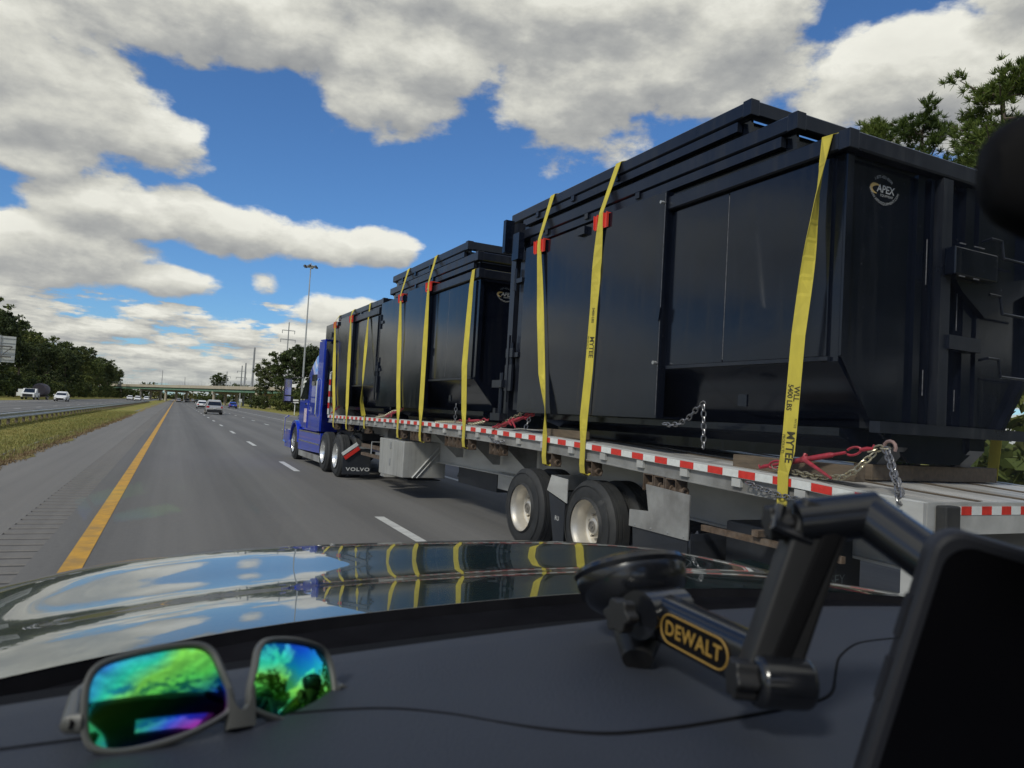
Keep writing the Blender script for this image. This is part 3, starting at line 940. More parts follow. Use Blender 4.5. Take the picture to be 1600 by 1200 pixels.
pine(24.0, 20.2, 13.7, 1, 'pine top furthest left above the nearest container', 9.5, 1.7, 13)
pine(23.6, 17.9, 13.2, 2, 'bushy middle pine top above the nearest container', 7.5, 2.9, 15)
pine(22.6, 14.4, 12.9, 3, 'largest pine crown at the right edge above the container', 7.5, 3.4, 17)
pine(28.0, 18.6, 13.6, 4, 'pine top between and behind the other two pines', 8.0, 2.9, 14)
for k in range(13):  # unseen trees, put in so the container rear walls reflect something dark
    tree(23 + rt.uniform(0, 6), -6 - k * 6.5, rt.uniform(0.8, 1.0), k % 4, 'added unseen tree on the right verge, darkening the container rear reflections', 'tree', 'added unseen trees beyond the right shoulder')
for k in range(12):
    tree(21 + rt.uniform(0, 4), 2 + k * 4.2, rt.uniform(0.9, 1.2), 0, 'green shrub in the hedge beyond the right shoulder', 'bush', 'shrubs beyond the right shoulder', 'bush', bushc, busht)
# ================================================================ vehicles on the road
def wheel_parts(parent, x, y, z, r, w, out, tyre_mat=None, n=20, rim_mat=None, name='wheel'):
    """car wheel: axis along x, out = side facing outwards (-1/+1)"""
    M = Matrix.Translation((x, y, z)) @ Matrix.Rotation(pi / 2 * out, 4, 'Y')
    b = MB(); b.lathe([(r * 0.6, -w / 2), (r * 0.93, -w / 2), (r, -w * 0.35), (r, w * 0.35), (r * 0.93, w / 2), (r * 0.62, w / 2)], M, n)
    t = b.build('tyre', rubber, parent, smooth=True)
    b = MB(); b.lathe([(r * 0.63, w * 0.5), (r * 0.6, w * 0.35), (r * 0.2, w * 0.42), (0, w * 0.42)], M, n)
    b.lathe([(r * 0.63, -w * 0.5), (0, -w * 0.4)], M, n)
    b.build('rim', rim_mat or polish, t, smooth=True)
    return t


def make_car(name, paint, label, L=4.7, W=1.86, Hh=1.68, kind='suv'):
    """origin at ground under the rear bumper, nose towards +y"""
    e = empty(name, (0, 0, 0), 0, label, 'car')
    belt = Hh * 0.6; W2 = W / 2
    if kind == 'suv':
        st = [(0.0, .42, belt * .80, belt * .80, .86, .80), (0.06, .30, belt * .98, belt, .94, .84), (0.16, .26, belt, belt + .02, .97, .86),
              (0.62, .22, belt, Hh * .97, .99, .70), (1.3, .22, belt, Hh, 1.0, .70), (2.5, .22, belt * .99, Hh * .975, 1.0, .70),
              (3.35, .22, belt * .97, belt + .03, 1.0, .84), (4.3, .26, belt * .82, belt * .83, .95, .82), (4.62, .3, belt * .66, belt * .67, .86, .78), (4.7, .38, belt * .55, belt * .56, .8, .75)]
    else:
        st = [(0.0, .40, belt * .84, belt * .84, .86, .80), (0.07, .28, belt * .98, belt, .94, .84), (0.62, .22, belt, belt + .04, .98, .84),
              (1.35, .2, belt, Hh * .96, 1.0, .66), (2.0, .2, belt, Hh, 1.0, .66), (2.7, .2, belt * .98, Hh * .96, 1.0, .66),
              (3.45, .22, belt * .95, belt + .02, .99, .82), (4.3, .25, belt * .8, belt * .81, .94, .8), (4.62, .28, belt * .66, belt * .67, .86, .76), (4.7, .36, belt * .5, belt * .52, .8, .74)]
    k = L / 4.7
    b = MB(); vs = []; fs = []
    for (y, z0, zb, zt, wb, wt) in st:
        wb *= W2; wt *= W2
        zm = (z0 + zb) / 2
        vs += [(-wb * .92, y * k, z0), (-wb, y * k, zm), (-wb * .97, y * k, zb), (-wt, y * k, zt - .03 * (zt > zb + .1)), (-wt * .8, y * k, zt), (wt * .8, y * k, zt), (wt, y * k, zt - .03 * (zt > zb + .1)), (wb * .97, y * k, zb), (wb, y * k, zm), (wb * .92, y * k, z0)]
    m = 10
    for i in range(len(st) - 1):
        for j in range(m):
            l = (j + 1) % m
            fs.append((i * m + j, i * m + l, (i + 1) * m + l, (i + 1) * m + j))
    fs.append(tuple(range(m))[::-1]); fs.append(tuple((len(st) - 1) * m + j for j in range(m)))
    b.add(vs, fs); b.build('body', paint, e, smooth=True)
    def glass(i0, i1, sgn=None, front=False, nm='window'):
        a, c = st[i0], st[i1]
        b = MB()
        if sgn is None:
            q = []
            for (s_, wf, zf) in ((a, .93, 0.02), (c, .90, -.05)):
                y, z0, zb, zt, wb, wt = s_
                q.append((y * k, zt + zf, wt * W2 * wf))
            off = 0.012
            dy = -off if not front else off
            b.add([(-q[0][2], q[0][0] + dy, q[0][1] + off), (q[0][2], q[0][0] + dy, q[0][1] + off), (q[1][2], q[1][0] + dy, q[1][1] + off * 1.5), (-q[1][2], q[1][0] + dy, q[1][1] + off * 1.5)], [(0, 1, 2, 3)])
        b.build(nm, glass_dark, e)
    if kind == 'suv': glass(2, 3, nm='rear_window'); glass(6, 5, front=True, nm='windscreen')
    else: glass(2, 3, nm='rear_window'); glass(6, 5, front=True, nm='windscreen')
    # side windows
    for sg_ in (-1, 1):
        i0, i1 = (3, 5)
        a, c, d_ = st[3], st[5], st[6]
        y0, y1, y2 = a[0] * k + .08, c[0] * k, d_[0] * k - .25
        zb = belt + .03; zt = Hh - .1
        wb = W2 * .985; wt = W2 * .72
        b = MB()
        b.add([(sg_ * wb, y0 - .2, zb), (sg_ * wb, y2, zb), (sg_ * wt, y1 - .05, zt), (sg_ * wt, y0 + .12, zt)], [(0, 1, 2, 3)])
        b.build('side_window', glass_dark, e)
        # lamps
        b = MB(); b.box(sg_ * W2 * .92 - .16, sg_ * W2 * .92 + .0 if sg_ > 0 else sg_ * W2 * .92 + .16, -0.015, .06, belt * .74, belt * .95) if sg_ > 0 else b.box(-W2 * .92, -W2 * .92 + .30, -0.015, .06, belt * .74, belt * .95)
        b.build('tail_light', lamp_red, e)
        b = MB(); b.box(min(sg_ * W2 * .55, sg_ * W2 * .84), max(sg_ * W2 * .55, sg_ * W2 * .84), 4.6 * k, 4.68 * k, belt * .56, belt * .68)
        b.build('headlight', chrome, e)
        b = MB(); b.box(min(sg_ * W2 * 1.0, sg_ * (W2 * 1.0 + .2)), max(sg_ * W2 * 1.0, sg_ * (W2 * 1.0 + .2)), 3.05 * k, 3.13 * k, belt + .0, belt + .14)
        b.build('door_mirror', paint, e)
        for yy in (.95 * k, 3.75 * k):
            wheel_parts(e, sg_ * (W2 - .11), yy, .34, .34, .22, sg_)
    b = MB(); b.box(-W2 * .86, W2 * .86, -.05, .1, .28, .56); b.build('rear_bumper', black_pl, e)
    b = MB(); b.box(-.16, .16, -.065, -.051, belt * .66, belt * .66 + .1); b.build('number_plate', print_w, e)
    b = MB(); b.box(-W2 * .6, W2 * .6, 4.66 * k, 4.72 * k, .3, .55); b.build('grille', black_pl, e)
    return e


silver = pm('silver_paint', (0.46, 0.46, 0.46), 0.35, 0.4, 0.05, 2, coat=0.8)
blue_c = pm('bright_blue_paint', (0.02, 0.07, 0.45), 0.35, 0.3, 0.05, 2, coat=0.8)
dark_c = pm('dark_car_paint', (0.02, 0.022, 0.03), 0.35, 0.2, 0.05, 2, coat=0.8)
c_suv = make_car('car', silver, 'silver SUV with red tail lights ahead in the next lane', kind='suv'); c_suv.location = (4.1, 91.5, 0)
c_sed = make_car('car', white_p, 'white sedan ahead partly hidden by the silver SUV', kind='sedan', Hh=1.5); c_sed.location = (4.35, 142, 0)
c_blu = make_car('car', blue_c, 'bright blue car in the exit lane near the pale pier', kind='sedan', Hh=1.5); c_blu.location = (12.0, 180, 0)
c_opp = make_car('car', white_p, 'white oncoming car on the opposite carriageway', kind='suv', Hh=1.65); c_opp.location = (-17.3, 146, -0.02); c_opp.rotation_euler = (0, 0, pi)
# far traffic
GF = 'distant cars under the bridge'
FAR = [(c_opp, -11, 265, 'far oncoming white car under the bridge, nearest of its group'), (c_opp, -14.5, 292, 'far oncoming white car in the middle lane under the bridge'),
       (c_opp, -10.6, 330, 'tiny oncoming white car beside the median under the bridge'), (c_opp, -17, 340, 'tiny oncoming white car in the outer lane before the bridge'),
       (c_suv, 1.1, 330, 'tiny silver car far ahead in the left lane'), (c_suv, 4.7, 360, 'tiny silver car far ahead in the second lane'),
       (c_sed, 8.2, 345, 'tiny white car far ahead in the third lane'), (c_sed, 1.1, 420, 'farthest white car ahead in the left lane'), (c_suv, 8.4, 440, 'farthest silver car ahead in the third lane')]
for (src, x, y, lab) in FAR:
    c = copy_tree(src); c.location = (x, y, src.location.z); c['label'] = lab; c['group'] = GF
# pickup with open look and a covered trailer on the far verge
pk = empty('pickup_truck', (-22.3, 150, -0.05), pi, 'white pickup truck parked on the far verge with its door open', 'pickup truck')
b = MB(); b.prism([(0, .45), (5.5, .45), (5.5, 1.0), (5.3, 1.12), (4.1, 1.2), (3.4, 1.85), (2.1, 1.88), (1.95, 1.2), (0, 1.2)], 'x', -.95, .95)
b.build('body', white_p, pk)
b = MB(); b.add([(-.8, 4.13, 1.23), (.8, 4.13, 1.23), (.7, 3.46, 1.83), (-.7, 3.46, 1.83)], [(0, 1, 2, 3)]); b.build('windscreen', glass_dark, pk)
b = MB(); b.box(-.7, .7, 5.5, 5.56, .5, .95); b.build('grille', black_pl, pk)
b = MB(); b.box(.96, 1.9, 3.3, 3.38, .55, 1.15); b.box(.96, 1.7, 3.3, 3.38, 1.15, 1.7); b.build('door', white_p, pk)
for s_ in (-1, 1):
    for yy in (1.0, 4.5): wheel_parts(pk, s_ * .85, yy, .4, .4, .26, s_)
tn_ = empty('tank_trailer', (-22.6, 160, -0.05), pi, 'trailer carrying a big round grey brown tank behind the white pickup', 'trailer')
b = MB(); b.lathe([(0, -2.6), (1.0, -2.6), (1.15, -2.3), (1.2, 0), (1.15, 2.3), (1.0, 2.6), (0, 2.6)], Matrix.Translation((0, 0, 1.75)) @ Matrix.Rotation(pi / 2, 4, 'X'), 20)
b.build('tank', pm('tank_cover', (0.12, 0.10, 0.11), 0.8, bump=0.4, bscale=3), tn_, smooth=True)
b = MB(); b.box(-1.1, 1.1, -2.7, 3.4, .45, .6); b.build('bed', rust, tn_)
for s_ in (-1, 1):
    for yy in (-.5, .5): wheel_parts(tn_, s_ * 1.0, yy, .38, .38, .24, s_)

# ================================================================ the flatbed truck
AH = radians(2.2)
TO = Vector((4.277, 2.604, 0))
TM = Matrix.Translation(TO) @ Matrix.Rotation(AH, 4, 'Z')


def T(x, y, z):
    return TM @ Vector((x, y, z))


DECK = [(0.5, 1.25), (0.9, 1.262), (1.5, 1.30), (2.5, 1.33), (3.5, 1.365), (4.5, 1.405), (5.6, 1.435), (7, 1.458), (8, 1.468), (9.5, 1.474), (11.2, 1.47), (13, 1.458), (15, 1.44), (17.2, 1.42)]


def zc(y):
    return lerp_tab(DECK, y) - 1.45


def camb(x, y, z):
    return (x, y, z + zc(y))


RE, FE, WD = 0.55, 17.0, 2.59        # rear end, front end, width
tr = empty('flatbed_trailer', TO, AH, 'long aluminium flatbed trailer with red and white tape, loaded with black containers', 'trailer')
# deck planks: hollow extrusions running lengthwise, small gaps between
npk = 13; pw = (WD - 0.24) / npk
for i in range(npk):
    x0 = 0.12 + i * pw + 0.004; x1 = 0.12 + (i + 1) * pw - 0.004
    b = MB(); b.box(x0, x1, RE + 0.02, FE, 1.415, 1.45 + (0.004 if i % 3 == 1 else 0), 34)
    b.build('deck_plank', alu_deck, tr, fn=camb)
for k_ in range(3):
    b = MB(); b.box(0.6 + k_ * 0.65, 0.66 + k_ * 0.65, RE + .03, FE - .02, 1.4545, 1.458, 34); b.build('nailing_strip', wood, tr, fn=camb)
# side rails
for sd in (0, 1):
    f = (lambda x, y, z: camb(x, y, z)) if sd == 0 else (lambda x, y, z: camb(WD - x, y, z))
    b = MB(); b.prism([(0.0, 1.378), (0.0, 1.446), (0.012, 1.456), (0.118, 1.456), (0.118, 1.40), (0.04, 1.40), (0.04, 1.378)], 'y', RE, FE, 34)
    b.build('side_rail', alu, tr, fn=f)
    b = MB(); b.prism([(0.035, 1.27), (0.035, 1.377), (0.075, 1.377), (0.075, 1.27)], 'y', RE + .03, FE, 34)
    b.prism([(0.012, 1.262), (0.012, 1.272), (0.09, 1.272), (0.09, 1.262)], 'y', RE + .03, FE, 34)
    b.build('rub_rail', alu_dark, tr, fn=f)
    y = 0.86; m = 0
    tw = MB(); trd = MB()
    while y < FE - .2:
        trd.cur = 1 if m % 2 == 0 else 0
        trd.box(-0.003, -0.0005, y, y + 0.18, 1.382, 1.441)
        y += 0.183; m += 1
    trd.build('reflective_tape', [tape_w, tape_r], tr, fn=f)
    for k in range(25):
        yy = 0.86 + k * 0.655
        b = MB(); b.box(0.004, 0.034, yy - .05, yy + .05, 1.305, 1.372); b.build('stake_pocket', alu, tr, fn=f)
# cross members
cmb = MB(); cmb.box(0.04, WD - 0.04, -.035, .035, 1.28, 1.41); cm_me = cmb.mesh('cross_member', alu_dark)
for k in range(40):
    yy = 0.95 + k * .41; inst(cm_me, 'cross_member', tr, loc=(0, yy, zc(yy)))
# main beams: deep web with flanges, tapering towards the front
def beam(xc):
    b = MB(); N = 40
    vs = []; fs = []
    for i in range(N + 1):
        y = RE + .3 + (FE - 0.6 - RE) * i / N
        dp = lerp_tab([(0.8, .42), (2.5, .48), (6, .55), (12, .62), (13.2, .5), (14.2, .26), (17, .2)], y)
        t = 1.28 + zc(y); bt = t - dp
        vs += [(xc - .07, y, bt), (xc + .07, y, bt), (xc + .07, y, bt + .02), (xc + .01, y, bt + .02), (xc + .01, y, t), (xc - .01, y, t), (xc - .01, y, bt + .02), (xc - .07, y, bt + .02)]
    for i in range(N):
        for k in range(8):
            l = (k + 1) % 8
            fs.append((i * 8 + k, i * 8 + l, (i + 1) * 8 + l, (i + 1) * 8 + k))
    b.add(vs, fs)
    return b.build('main_beam', alu, tr)
beam(.78); beam(WD - .78)
# gussets
for yy in (8.1, 9.6, 12.2, 6.9):
    z_ = 1.28 + zc(yy)
    b = MB(); b.prism([(0.15, z_), (0.74, z_), (0.74, z_ - .42), (0.62, z_ - .42)], 'y', yy, yy + .012); b.build('gusset', alu_dark, tr)
# rear end: tail sill, posts, tape, bumper
z0 = 1.45 + zc(RE)
b = MB(); b.box(0.0, WD, RE - .03, RE + .018, z0 - .20, z0 + .004); b.build('rear_sill', alu, tr)
b = MB(); b.box(-.035, -.002, RE - .028, RE + .11, z0 - .16, z0 + .0); b.build('corner_casting', alu, tr)
b = MB(); m = 0; x = .12
while x < WD - .12:
    b.cur = 1 if m % 2 == 0 else 0
    b.box(x, x + .105, RE - .033, RE - .0305, z0 - .075, z0 - .02); x += .107; m += 1
b.build('reflective_tape', [tape_w, tape_r], tr)
for xx in (0.07, WD - .21):
    b = MB(); b.box(xx, xx + .14, RE - .11, RE - .035, z0 - .30, z0 - .01); b.build('dock_bumper', rubber, tr, bevel=.01)
for xx in (-.02, WD - .06):
    b = MB(); b.box(xx, xx + .09, RE - .03, RE + .12, .42, z0 - .17); b.build('bumper_upright', alu, tr)
b = MB(); b.box(0.0, WD, RE - .05, RE + .05, .40, .52); b.build('rear_bumper', alu, tr)
b = MB(); m = 0; x = .2
while x < WD - .2:
    b.cur = 1 if m % 2 == 0 else 0
    b.box(x, x + .15, RE - .054, RE - .0505, .43, .49); x += .153; m += 1
b.build('bumper_tape', [tape_w, tape_r], tr)
# headboard
b = MB(); b.box(0.02, WD - .02, FE + .01, FE + .07, 1.36, 2.52, 1); b.build('headboard', alu, tr)
b = MB()
for m in range(7):
    b.cur = m % 2
    b.box(-.0, .019, FE - .02, FE + .085, 1.44 + m * .152, 1.44 + (m + 1) * .152 - .003)
b.build('headboard_tape', [tape_w, tape_r], tr)
b = MB(); b.tube([(0.0, FE + .03, 2.52), (.2, FE + .03, 2.66), (.4, FE + .03, 2.66)], .02, 6); b.build('headboard_rail', alu, tr)

# truck wheels: dual, deep dished outer
def truck_wheel(parent, x, y, z, R, out=-1, w=.27, deep=True, rimm=None):
    root = MB()
    M = Matrix.Translation((x, y, z)) @ Matrix.Rotation(pi / 2 * out, 4, 'Y')
    rr = R * .585
    b = MB()
    b.lathe([(rr, 0.03), (rr + .02, 0.0), (R * .8, .005), (R * .95, -.02), (R, -.05), (R, -.08), (R - .01, -.082), (R - .01, -.09), (R, -.092), (R, -.13), (R - .01, -.132), (R - .01, -.14), (R, -.142), (R, -.19),
             (R, -w + .05), (R * .95, -w + .02), (R * .8, -w), (rr, -w)], M, 48)
    # sidewall rings as real relief
    b.lathe([(R * .87, .003), (R * .875, .008), (R * .885, .008), (R * .89, .001)], M, 48)
    t = b.build('tyre', rubber, parent, smooth=True)
    b = MB()
    if deep:
        b.lathe([(rr + .012, .0), (rr + .012, .012), (rr - .004, .014), (rr - .012, -.01), (rr - .03, -.03), (rr - .035, -.06), (rr - .05, -.10), (rr - .055, -.15), (rr - .075, -.165), (.09, -.16), (.09, -.09), (.075, -.08), (0, -.08)], M, 48)
    else:
        b.lathe([(rr + .012, .0), (rr - .004, .014), (rr - .02, -.02), (rr - .05, -.05), (rr - .1, -.03), (.12, .0), (.12, .05), (.09, .07), (0, .07)], M, 48)
    b.build('rim', rimm or polish, t, smooth=True)
    b = MB()
    for k in range(10):
        a = 2 * pi * k / 10; c = M @ Vector((.142 * cos(a), .142 * sin(a), -.155 if deep else .005)); c2 = M @ Vector((.142 * cos(a), .142 * sin(a), -.125 if deep else .04))
        b.tube([c, c2], .015, 6)
    b.lathe([(.062, -.079), (.062, -.07), (.05, -.068), (.05, -.076), (.02, -.076), (.02, -.066), (0, -.066)], M if deep else M @ Matrix.Translation((0, 0, .15)), 24)
    b.build('hub_bolts', pm('hub_steel', (0.3, 0.28, 0.25), 0.4, 0.6) if 'hub_steel' not in MATS else MATS['hub_steel'], t)
    return t


RW = .50
for yy in (4.42, 5.93):
    for side in (0, 1):
        xs = (.03, .36) if side == 0 else (WD - .03, WD - .36)
        o_ = -1 if side == 0 else 1
        truck_wheel(tr, xs[0], yy, RW, RW, o_)
        truck_wheel(tr, xs[1], yy, RW, RW, o_, deep=False)
    b = MB(); b.tube([(.3, yy, RW), (WD - .3, yy, RW)], .07, 10); b.build('axle', flap_m, tr)
    b = MB(); b.box(.66, .9, yy - .35, yy + .5, RW - .02, RW + .3); b.build('air_suspension', flap_m, tr)
# fender plates and flaps between and behind the wheels
b = MB(); b.prism([(5.17, .985), (4.80, .97), (4.80, .70), (5.17, .78), (5.26, .80)], 'x', .0, .01)
b.prism([(5.26, .80), (5.17, .985), (5.172, .986), (5.262, .80)], 'x', .0, .5)
b.build('fender_plate', alu, tr)
b = MB(); b.prism([(5.24, .775), (4.86, .69), (4.86, .15), (5.06, .15)], 'x', .015, .03); b.prism([(5.06, .15), (5.08, .15), (5.26, .775), (5.24, .775)], 'x', .03, .62)
b.build('mud_flap', flap_m, tr)
b = MB(); b.prism([(3.60, .80), (3.60, .64), (2.72, .64), (2.72, 1.04), (3.36, 1.07), (3.30, .82)][::-1], 'x', .0, .012); b.build('fender_plate', alu_dark, tr)
b = MB(); b.prism([(3.56, .635), (2.74, .635), (2.74, .10), (3.5, .10)], 'x', .015, .028); b.box(.03, .66, 2.71, 2.725, .10, .70); b.build('mud_flap', flap_m, tr)
for (yy, zz) in ((3.5, .68), (3.25, .68), (3.0, .68), (2.8, .68)):
    pass
b = MB()
for yy in (3.5, 3.25, 3.0, 2.78): b.tube([(.001, yy, .665), (-.006, yy, .665)], .009, 6)
b.build('bolt', galv, tr)
b = MB(); b.box(.05, .70, 1.60, 1.615, .18, .86); b.build('mud_flap', flap_m, tr)
b = MB(); b.box(.03, .76, 1.62, 1.68, .86, .92); b.build('flap_hanger', alu_dark, tr)
tm = text_mesh('DORSEY', .11, print_g); inst(tm, 'lettering', tr, M=basis((.42, 1.598, .52), (1, 0, 0), (0, 0, 1)))
tm = text_mesh('RU', .075, print_w); inst(tm, 'lettering', tr, M=basis((.013, 5.02, .50), (0, -1, 0), (0, 0, 1)))
tm = text_mesh('B', .11, print_w, bold=True); inst(tm, 'lettering', tr, M=basis((.013, 4.97, .20), (0, -1, 0), (0, 0, 1)))
# dark block added to paint the shaded underside, rear cross tube
b = MB(); b.box(.32, 1.0, 1.75, 2.6, .34, .84); b.build('underbody_shade_block', flap_m, tr, bevel=.02)
b = MB(); b.box(.05, WD - .05, 1.95, 2.02, .80, .85); b.build('cross_tube', rust, tr)
b = MB(); b.box(.09, .13, 1.2, 2.66, .74, .79); b.build('lower_rail', rust, tr)
b = MB(); b.box(.80, 1.5, 8.3, 9.9, .42, .72); b.build('air_tank_box', flap_m, tr, bevel=.01)
b = MB(); b.box(.77, 1.2, 6.9, 8.2, .5, .78); b.build('suspension_frame', alu, tr)
# toolbox
box_m = pm('toolbox_aluminium', (0.40, 0.40, 0.38), 0.45, 0.2, 0.1, 2, dirt=(0.24, 0.23, 0.21), dirt_amt=0.6, streak=0.25)
b = MB(); b.prism([(10.80, 1.07), (12.35, 1.07), (12.3, .36), (10.80, .40)], 'x', .05, .9); b.build('toolbox', box_m, tr, bevel=.012)
tb2 = [o for o in tr.children if o.name.startswith('toolbox')][-1]
b = MB(); b.tube([(.24, 10.785, .40), (.74, 10.785, .98)], .018, 6); b.tube([(.33, 10.785, .40), (.80, 10.785, .94)], .012, 6); b.build('door_brace', alu, tb2)
for zz in (.58, .9):
    b = MB(); b.box(.03, .05, 11.55, 11.62, zz, zz + .12); b.build('latch', galv, tb2)
b = MB(); b.box(.2, .85, 10.9, 12.2, .34, .355); b.build('box_bracket', flap_m, tr)
# landing gear
for xx in (.35, WD - .47):
    b = MB(); b.box(xx, xx + .12, 12.75, 12.9, .30, 1.25); b.box(xx - .03, xx + .15, 12.72, 12.93, .62, 1.2); b.prism([(12.66, .24), (12.99, .24), (12.92, .34), (12.73, .34)], 'x', xx - .06, xx + .18)
    b.build('landing_leg', alu_dark, tr)
b = MB(); b.tube([(.3, 12.82, .95), (.02, 12.82, .95), (.02, 12.82, .7)], .015, 6); b.build('crank_handle', galv, tr)
for (zz, th) in ((.78, .075), (.60, .06)):
    b = MB(); b.box(.15, .24, 12.6, 14.1, zz, zz + th); b.build('rack_bar', rust, tr)
# winches under the rail at each strap
def winch(y, n=1):
    for k in range(n):
        yy = y - k * .17
        b = MB(); z_ = 1.15 + zc(yy)
        b.box(.015, .15, yy - .075, yy - .067, z_ - .05, z_ + .11); b.box(.015, .15, yy + .067, yy + .075, z_ - .05, z_ + .11)
        b.box(.015, .15, yy - .066, yy + .066, z_ + .10, z_ + .112)
        w_ = b.build('strap_winch', rust, tr)
        b = MB(); b.tube([(.08, yy - .12, z_), (.08, yy + .09, z_)], .027, 10); b.build('spool', rust, w_)
        b = MB(); b.lathe([(.0, 0), (.042, 0), (.042, .02), (.025, .02), (.025, .004), (0, .004)], Matrix.Translation((.08, yy - .12, z_)) @ Matrix.Rotation(pi / 2, 4, 'X'), 14); b.build('ratchet_ring', rust, w_)
for y_ in (1.62, 4.42, 5.30, 7.80, 9.74, 11.0, 13.35, 14.9, 16.2): winch(y_)
winch(3.35, 3); winch(8.6, 4); winch(10.3, 2); winch(6.9, 2)

# ---------------------------------------------------------------- tractor
LX = -.17
tc_ = empty('semi_truck', T(0, 14.6, 0), AH, 'metallic blue sleeper semi truck pulling the loaded flatbed trailer', 'truck')
def tb_(name, mb, mat, parent=None, **kw):
    return mb.build(name, mat, parent or tc_, off=None, fn=lambda x, y, z: (x, y - 14.6, z), **kw)
XL, XR = LX + .02, LX + 2.50
# sleeper + cab: cross sections along y
def hull(secs):
    b = MB(); vs = []; fs = []
    for (y, zb, zt, ins, top_in) in secs:
        x0, x1 = XL + ins, XR - ins
        vs += [(x0, y, zb), (x0, y, (zb + zt) / 2), (x0 + .02, y, zt - .35 if zt - zb > .8 else zt - .1), (x0 + top_in, y, zt), (x1 - top_in, y, zt), (x1 - .02, y, zt - .35 if zt - zb > .8 else zt - .1), (x1, y, (zb + zt) / 2), (x1, y, zb)]
    n = 8
    for i in range(len(secs) - 1):
        for k in range(n):
            l = (k + 1) % n
            fs.append((i * n + k, i * n + l, (i + 1) * n + l, (i + 1) * n + k))
    fs.append(tuple(range(n))[::-1]); fs.append(tuple((len(secs) - 1) * n + k for k in range(n)))
    b.add(vs, fs)
    return b
tb_('sleeper', hull([(17.75, .95, 3.38, .05, .25), (18.4, .95, 3.34, .05, .28), (19.05, .95, 3.08, .06, .3)]), truck_blue, smooth=True)
tb_('cab', hull([(19.06, .95, 3.07, .06, .3), (19.6, .95, 2.72, .07, .32), (19.85, .95, 2.55, .08, .32), (20.55, .95, 1.80, .12, .2)]), truck_blue, smooth=True)
tb_('hood', hull([(20.56, .72, 1.79, .14, .3), (21.3, .70, 1.62, .2, .35), (21.9, .66, 1.40, .28, .4), (22.15, .62, 1.1, .38, .3)]), truck_blue, smooth=True)
# white panels standing in for the sky glare along the cab roof
b = MB(); b.add([(XL + .07, 17.8, 3.02), (XL + .30, 17.8, 3.395), (XL + .33, 18.4, 3.355), (XL + .08, 18.4, 2.98)], [(0, 1, 2, 3)])
b.add([(XL + .08, 18.4, 2.98), (XL + .33, 18.4, 3.355), (XL + .36, 19.05, 3.095), (XL + .085, 19.05, 2.72)], [(0, 1, 2, 3)])
b.add([(XL + .085, 19.06, 2.72), (XL + .36, 19.06, 3.085), (XL + .40, 19.85, 2.57), (XL + .1, 19.85, 2.2)], [(0, 1, 2, 3)])
tb_('roof_glare_panel', b, white_p)
b = MB(); b.box(XL - .02, XL + .03, 17.15, 17.76, .98, 3.36); b.box(XR - .03, XR + .02, 17.15, 17.76, .98, 3.36)
tb_('side_extender', b, truck_blue)
b = MB(); b.prism([(17.2, 3.36), (17.76, 3.39), (17.76, 3.42), (17.15, 3.4)], 'x', XL, XR); tb_('roof_spoiler', b, truck_blue)
b = MB(); b.tube([(XL - .03, 17.5, 1.35), (XL - .07, 17.5, 1.42), (XL - .07, 17.5, 2.3), (XL - .03, 17.5, 2.37)], .022, 8); tb_('grab_handle', b, chrome)
# door with window, sticker
b = MB(); b.box(XL + .045, XL + .058, 19.15, 20.3, 1.0, 1.78); dr = tb_('door', b, truck_blue)
b = MB(); b.add([(XL + .05, 19.2, 1.82), (XL + .052, 20.35, 1.82), (XL + .09, 19.95, 2.28), (XL + .078, 19.25, 2.5)], [(0, 1, 2, 3)]); b.build('window', glass_dark, dr, fn=lambda x, y, z: (x, y - 14.6, z))
b = MB(); b.box(XL + .038, XL + .0445, 19.2, 19.55, 1.15, 1.55); b.build('door_sticker', pm('pale_sticker', (0.55, 0.45, 0.5), 0.6, var=0.5, scale=30), dr, fn=lambda x, y, z: (x, y - 14.6, z))
b = MB(); b.box(XL + .02, XL + .05, 19.2, 19.4, 1.66, 1.7); b.build('door_handle', chrome, dr, fn=lambda x, y, z: (x, y - 14.6, z))
b = MB(); b.box(XL + .03, XL + .045, 18.1, 18.7, 2.2, 2.5); tb_('sleeper_window', b, glass_dark)
b = MB(); b.add([(XL + .42, 19.87, 2.57), (XR - .42, 19.87, 2.57), (XR - .3, 20.56, 1.84), (XL + .3, 20.56, 1.84)], [(0, 1, 2, 3)]); tb_('windscreen', b, glass_dark)
# fenders, skirts, step
N = 12
b = MB(); pr = [(20.65 + .68 * cos(pi * k / N), .55 + .62 * sin(pi * k / N)) for k in range(N + 1)]
pr2 = [(20.65 + .60 * cos(pi * k / N), .55 + .54 * sin(pi * k / N)) for k in range(N + 1)][::-1]
b.prism(pr + pr2, 'x', XL - .02, XL + .45); b.prism(pr + pr2, 'x', XR - .45, XR + .02); tb_('front_fender', b, truck_blue)
b = MB(); b.prism([(17.0, .42), (19.9, .36), (20.0, .62), (19.9, .93), (17.0, .93)], 'x', XL + .0, XL + .35); b.prism([(17.0, .42), (19.9, .36), (20.0, .62), (19.9, .93), (17.0, .93)], 'x', XR - .35, XR)
tb_('side_skirt', b, truck_blue)
b = MB(); b.box(XL - .02, XL - .001, 17.05, 19.85, .62, .65); b.box(XL - .02, XL - .001, 17.05, 19.85, .90, .93); tb_('skirt_trim', b, chrome)
b = MB(); b.box(XL + .02, XL + .35, 17.0, 19.9, .18, .34); tb_('step', b, alu_dark)
b = MB(); b.prism([(21.3, .3), (22.3, .3), (22.35, .5), (22.25, .85), (21.3, .85)], 'x', XL + .02, XR - .02); tb_('front_bumper', b, truck_blue)
b = MB(); b.tube([(XL - .05, 21.7, .45), (XL - .08, 22.0, .5), (XL - .08, 22.0, 1.2), (XL - .03, 21.6, 1.28)], .03, 8); tb_('bumper_guard', b, chrome)
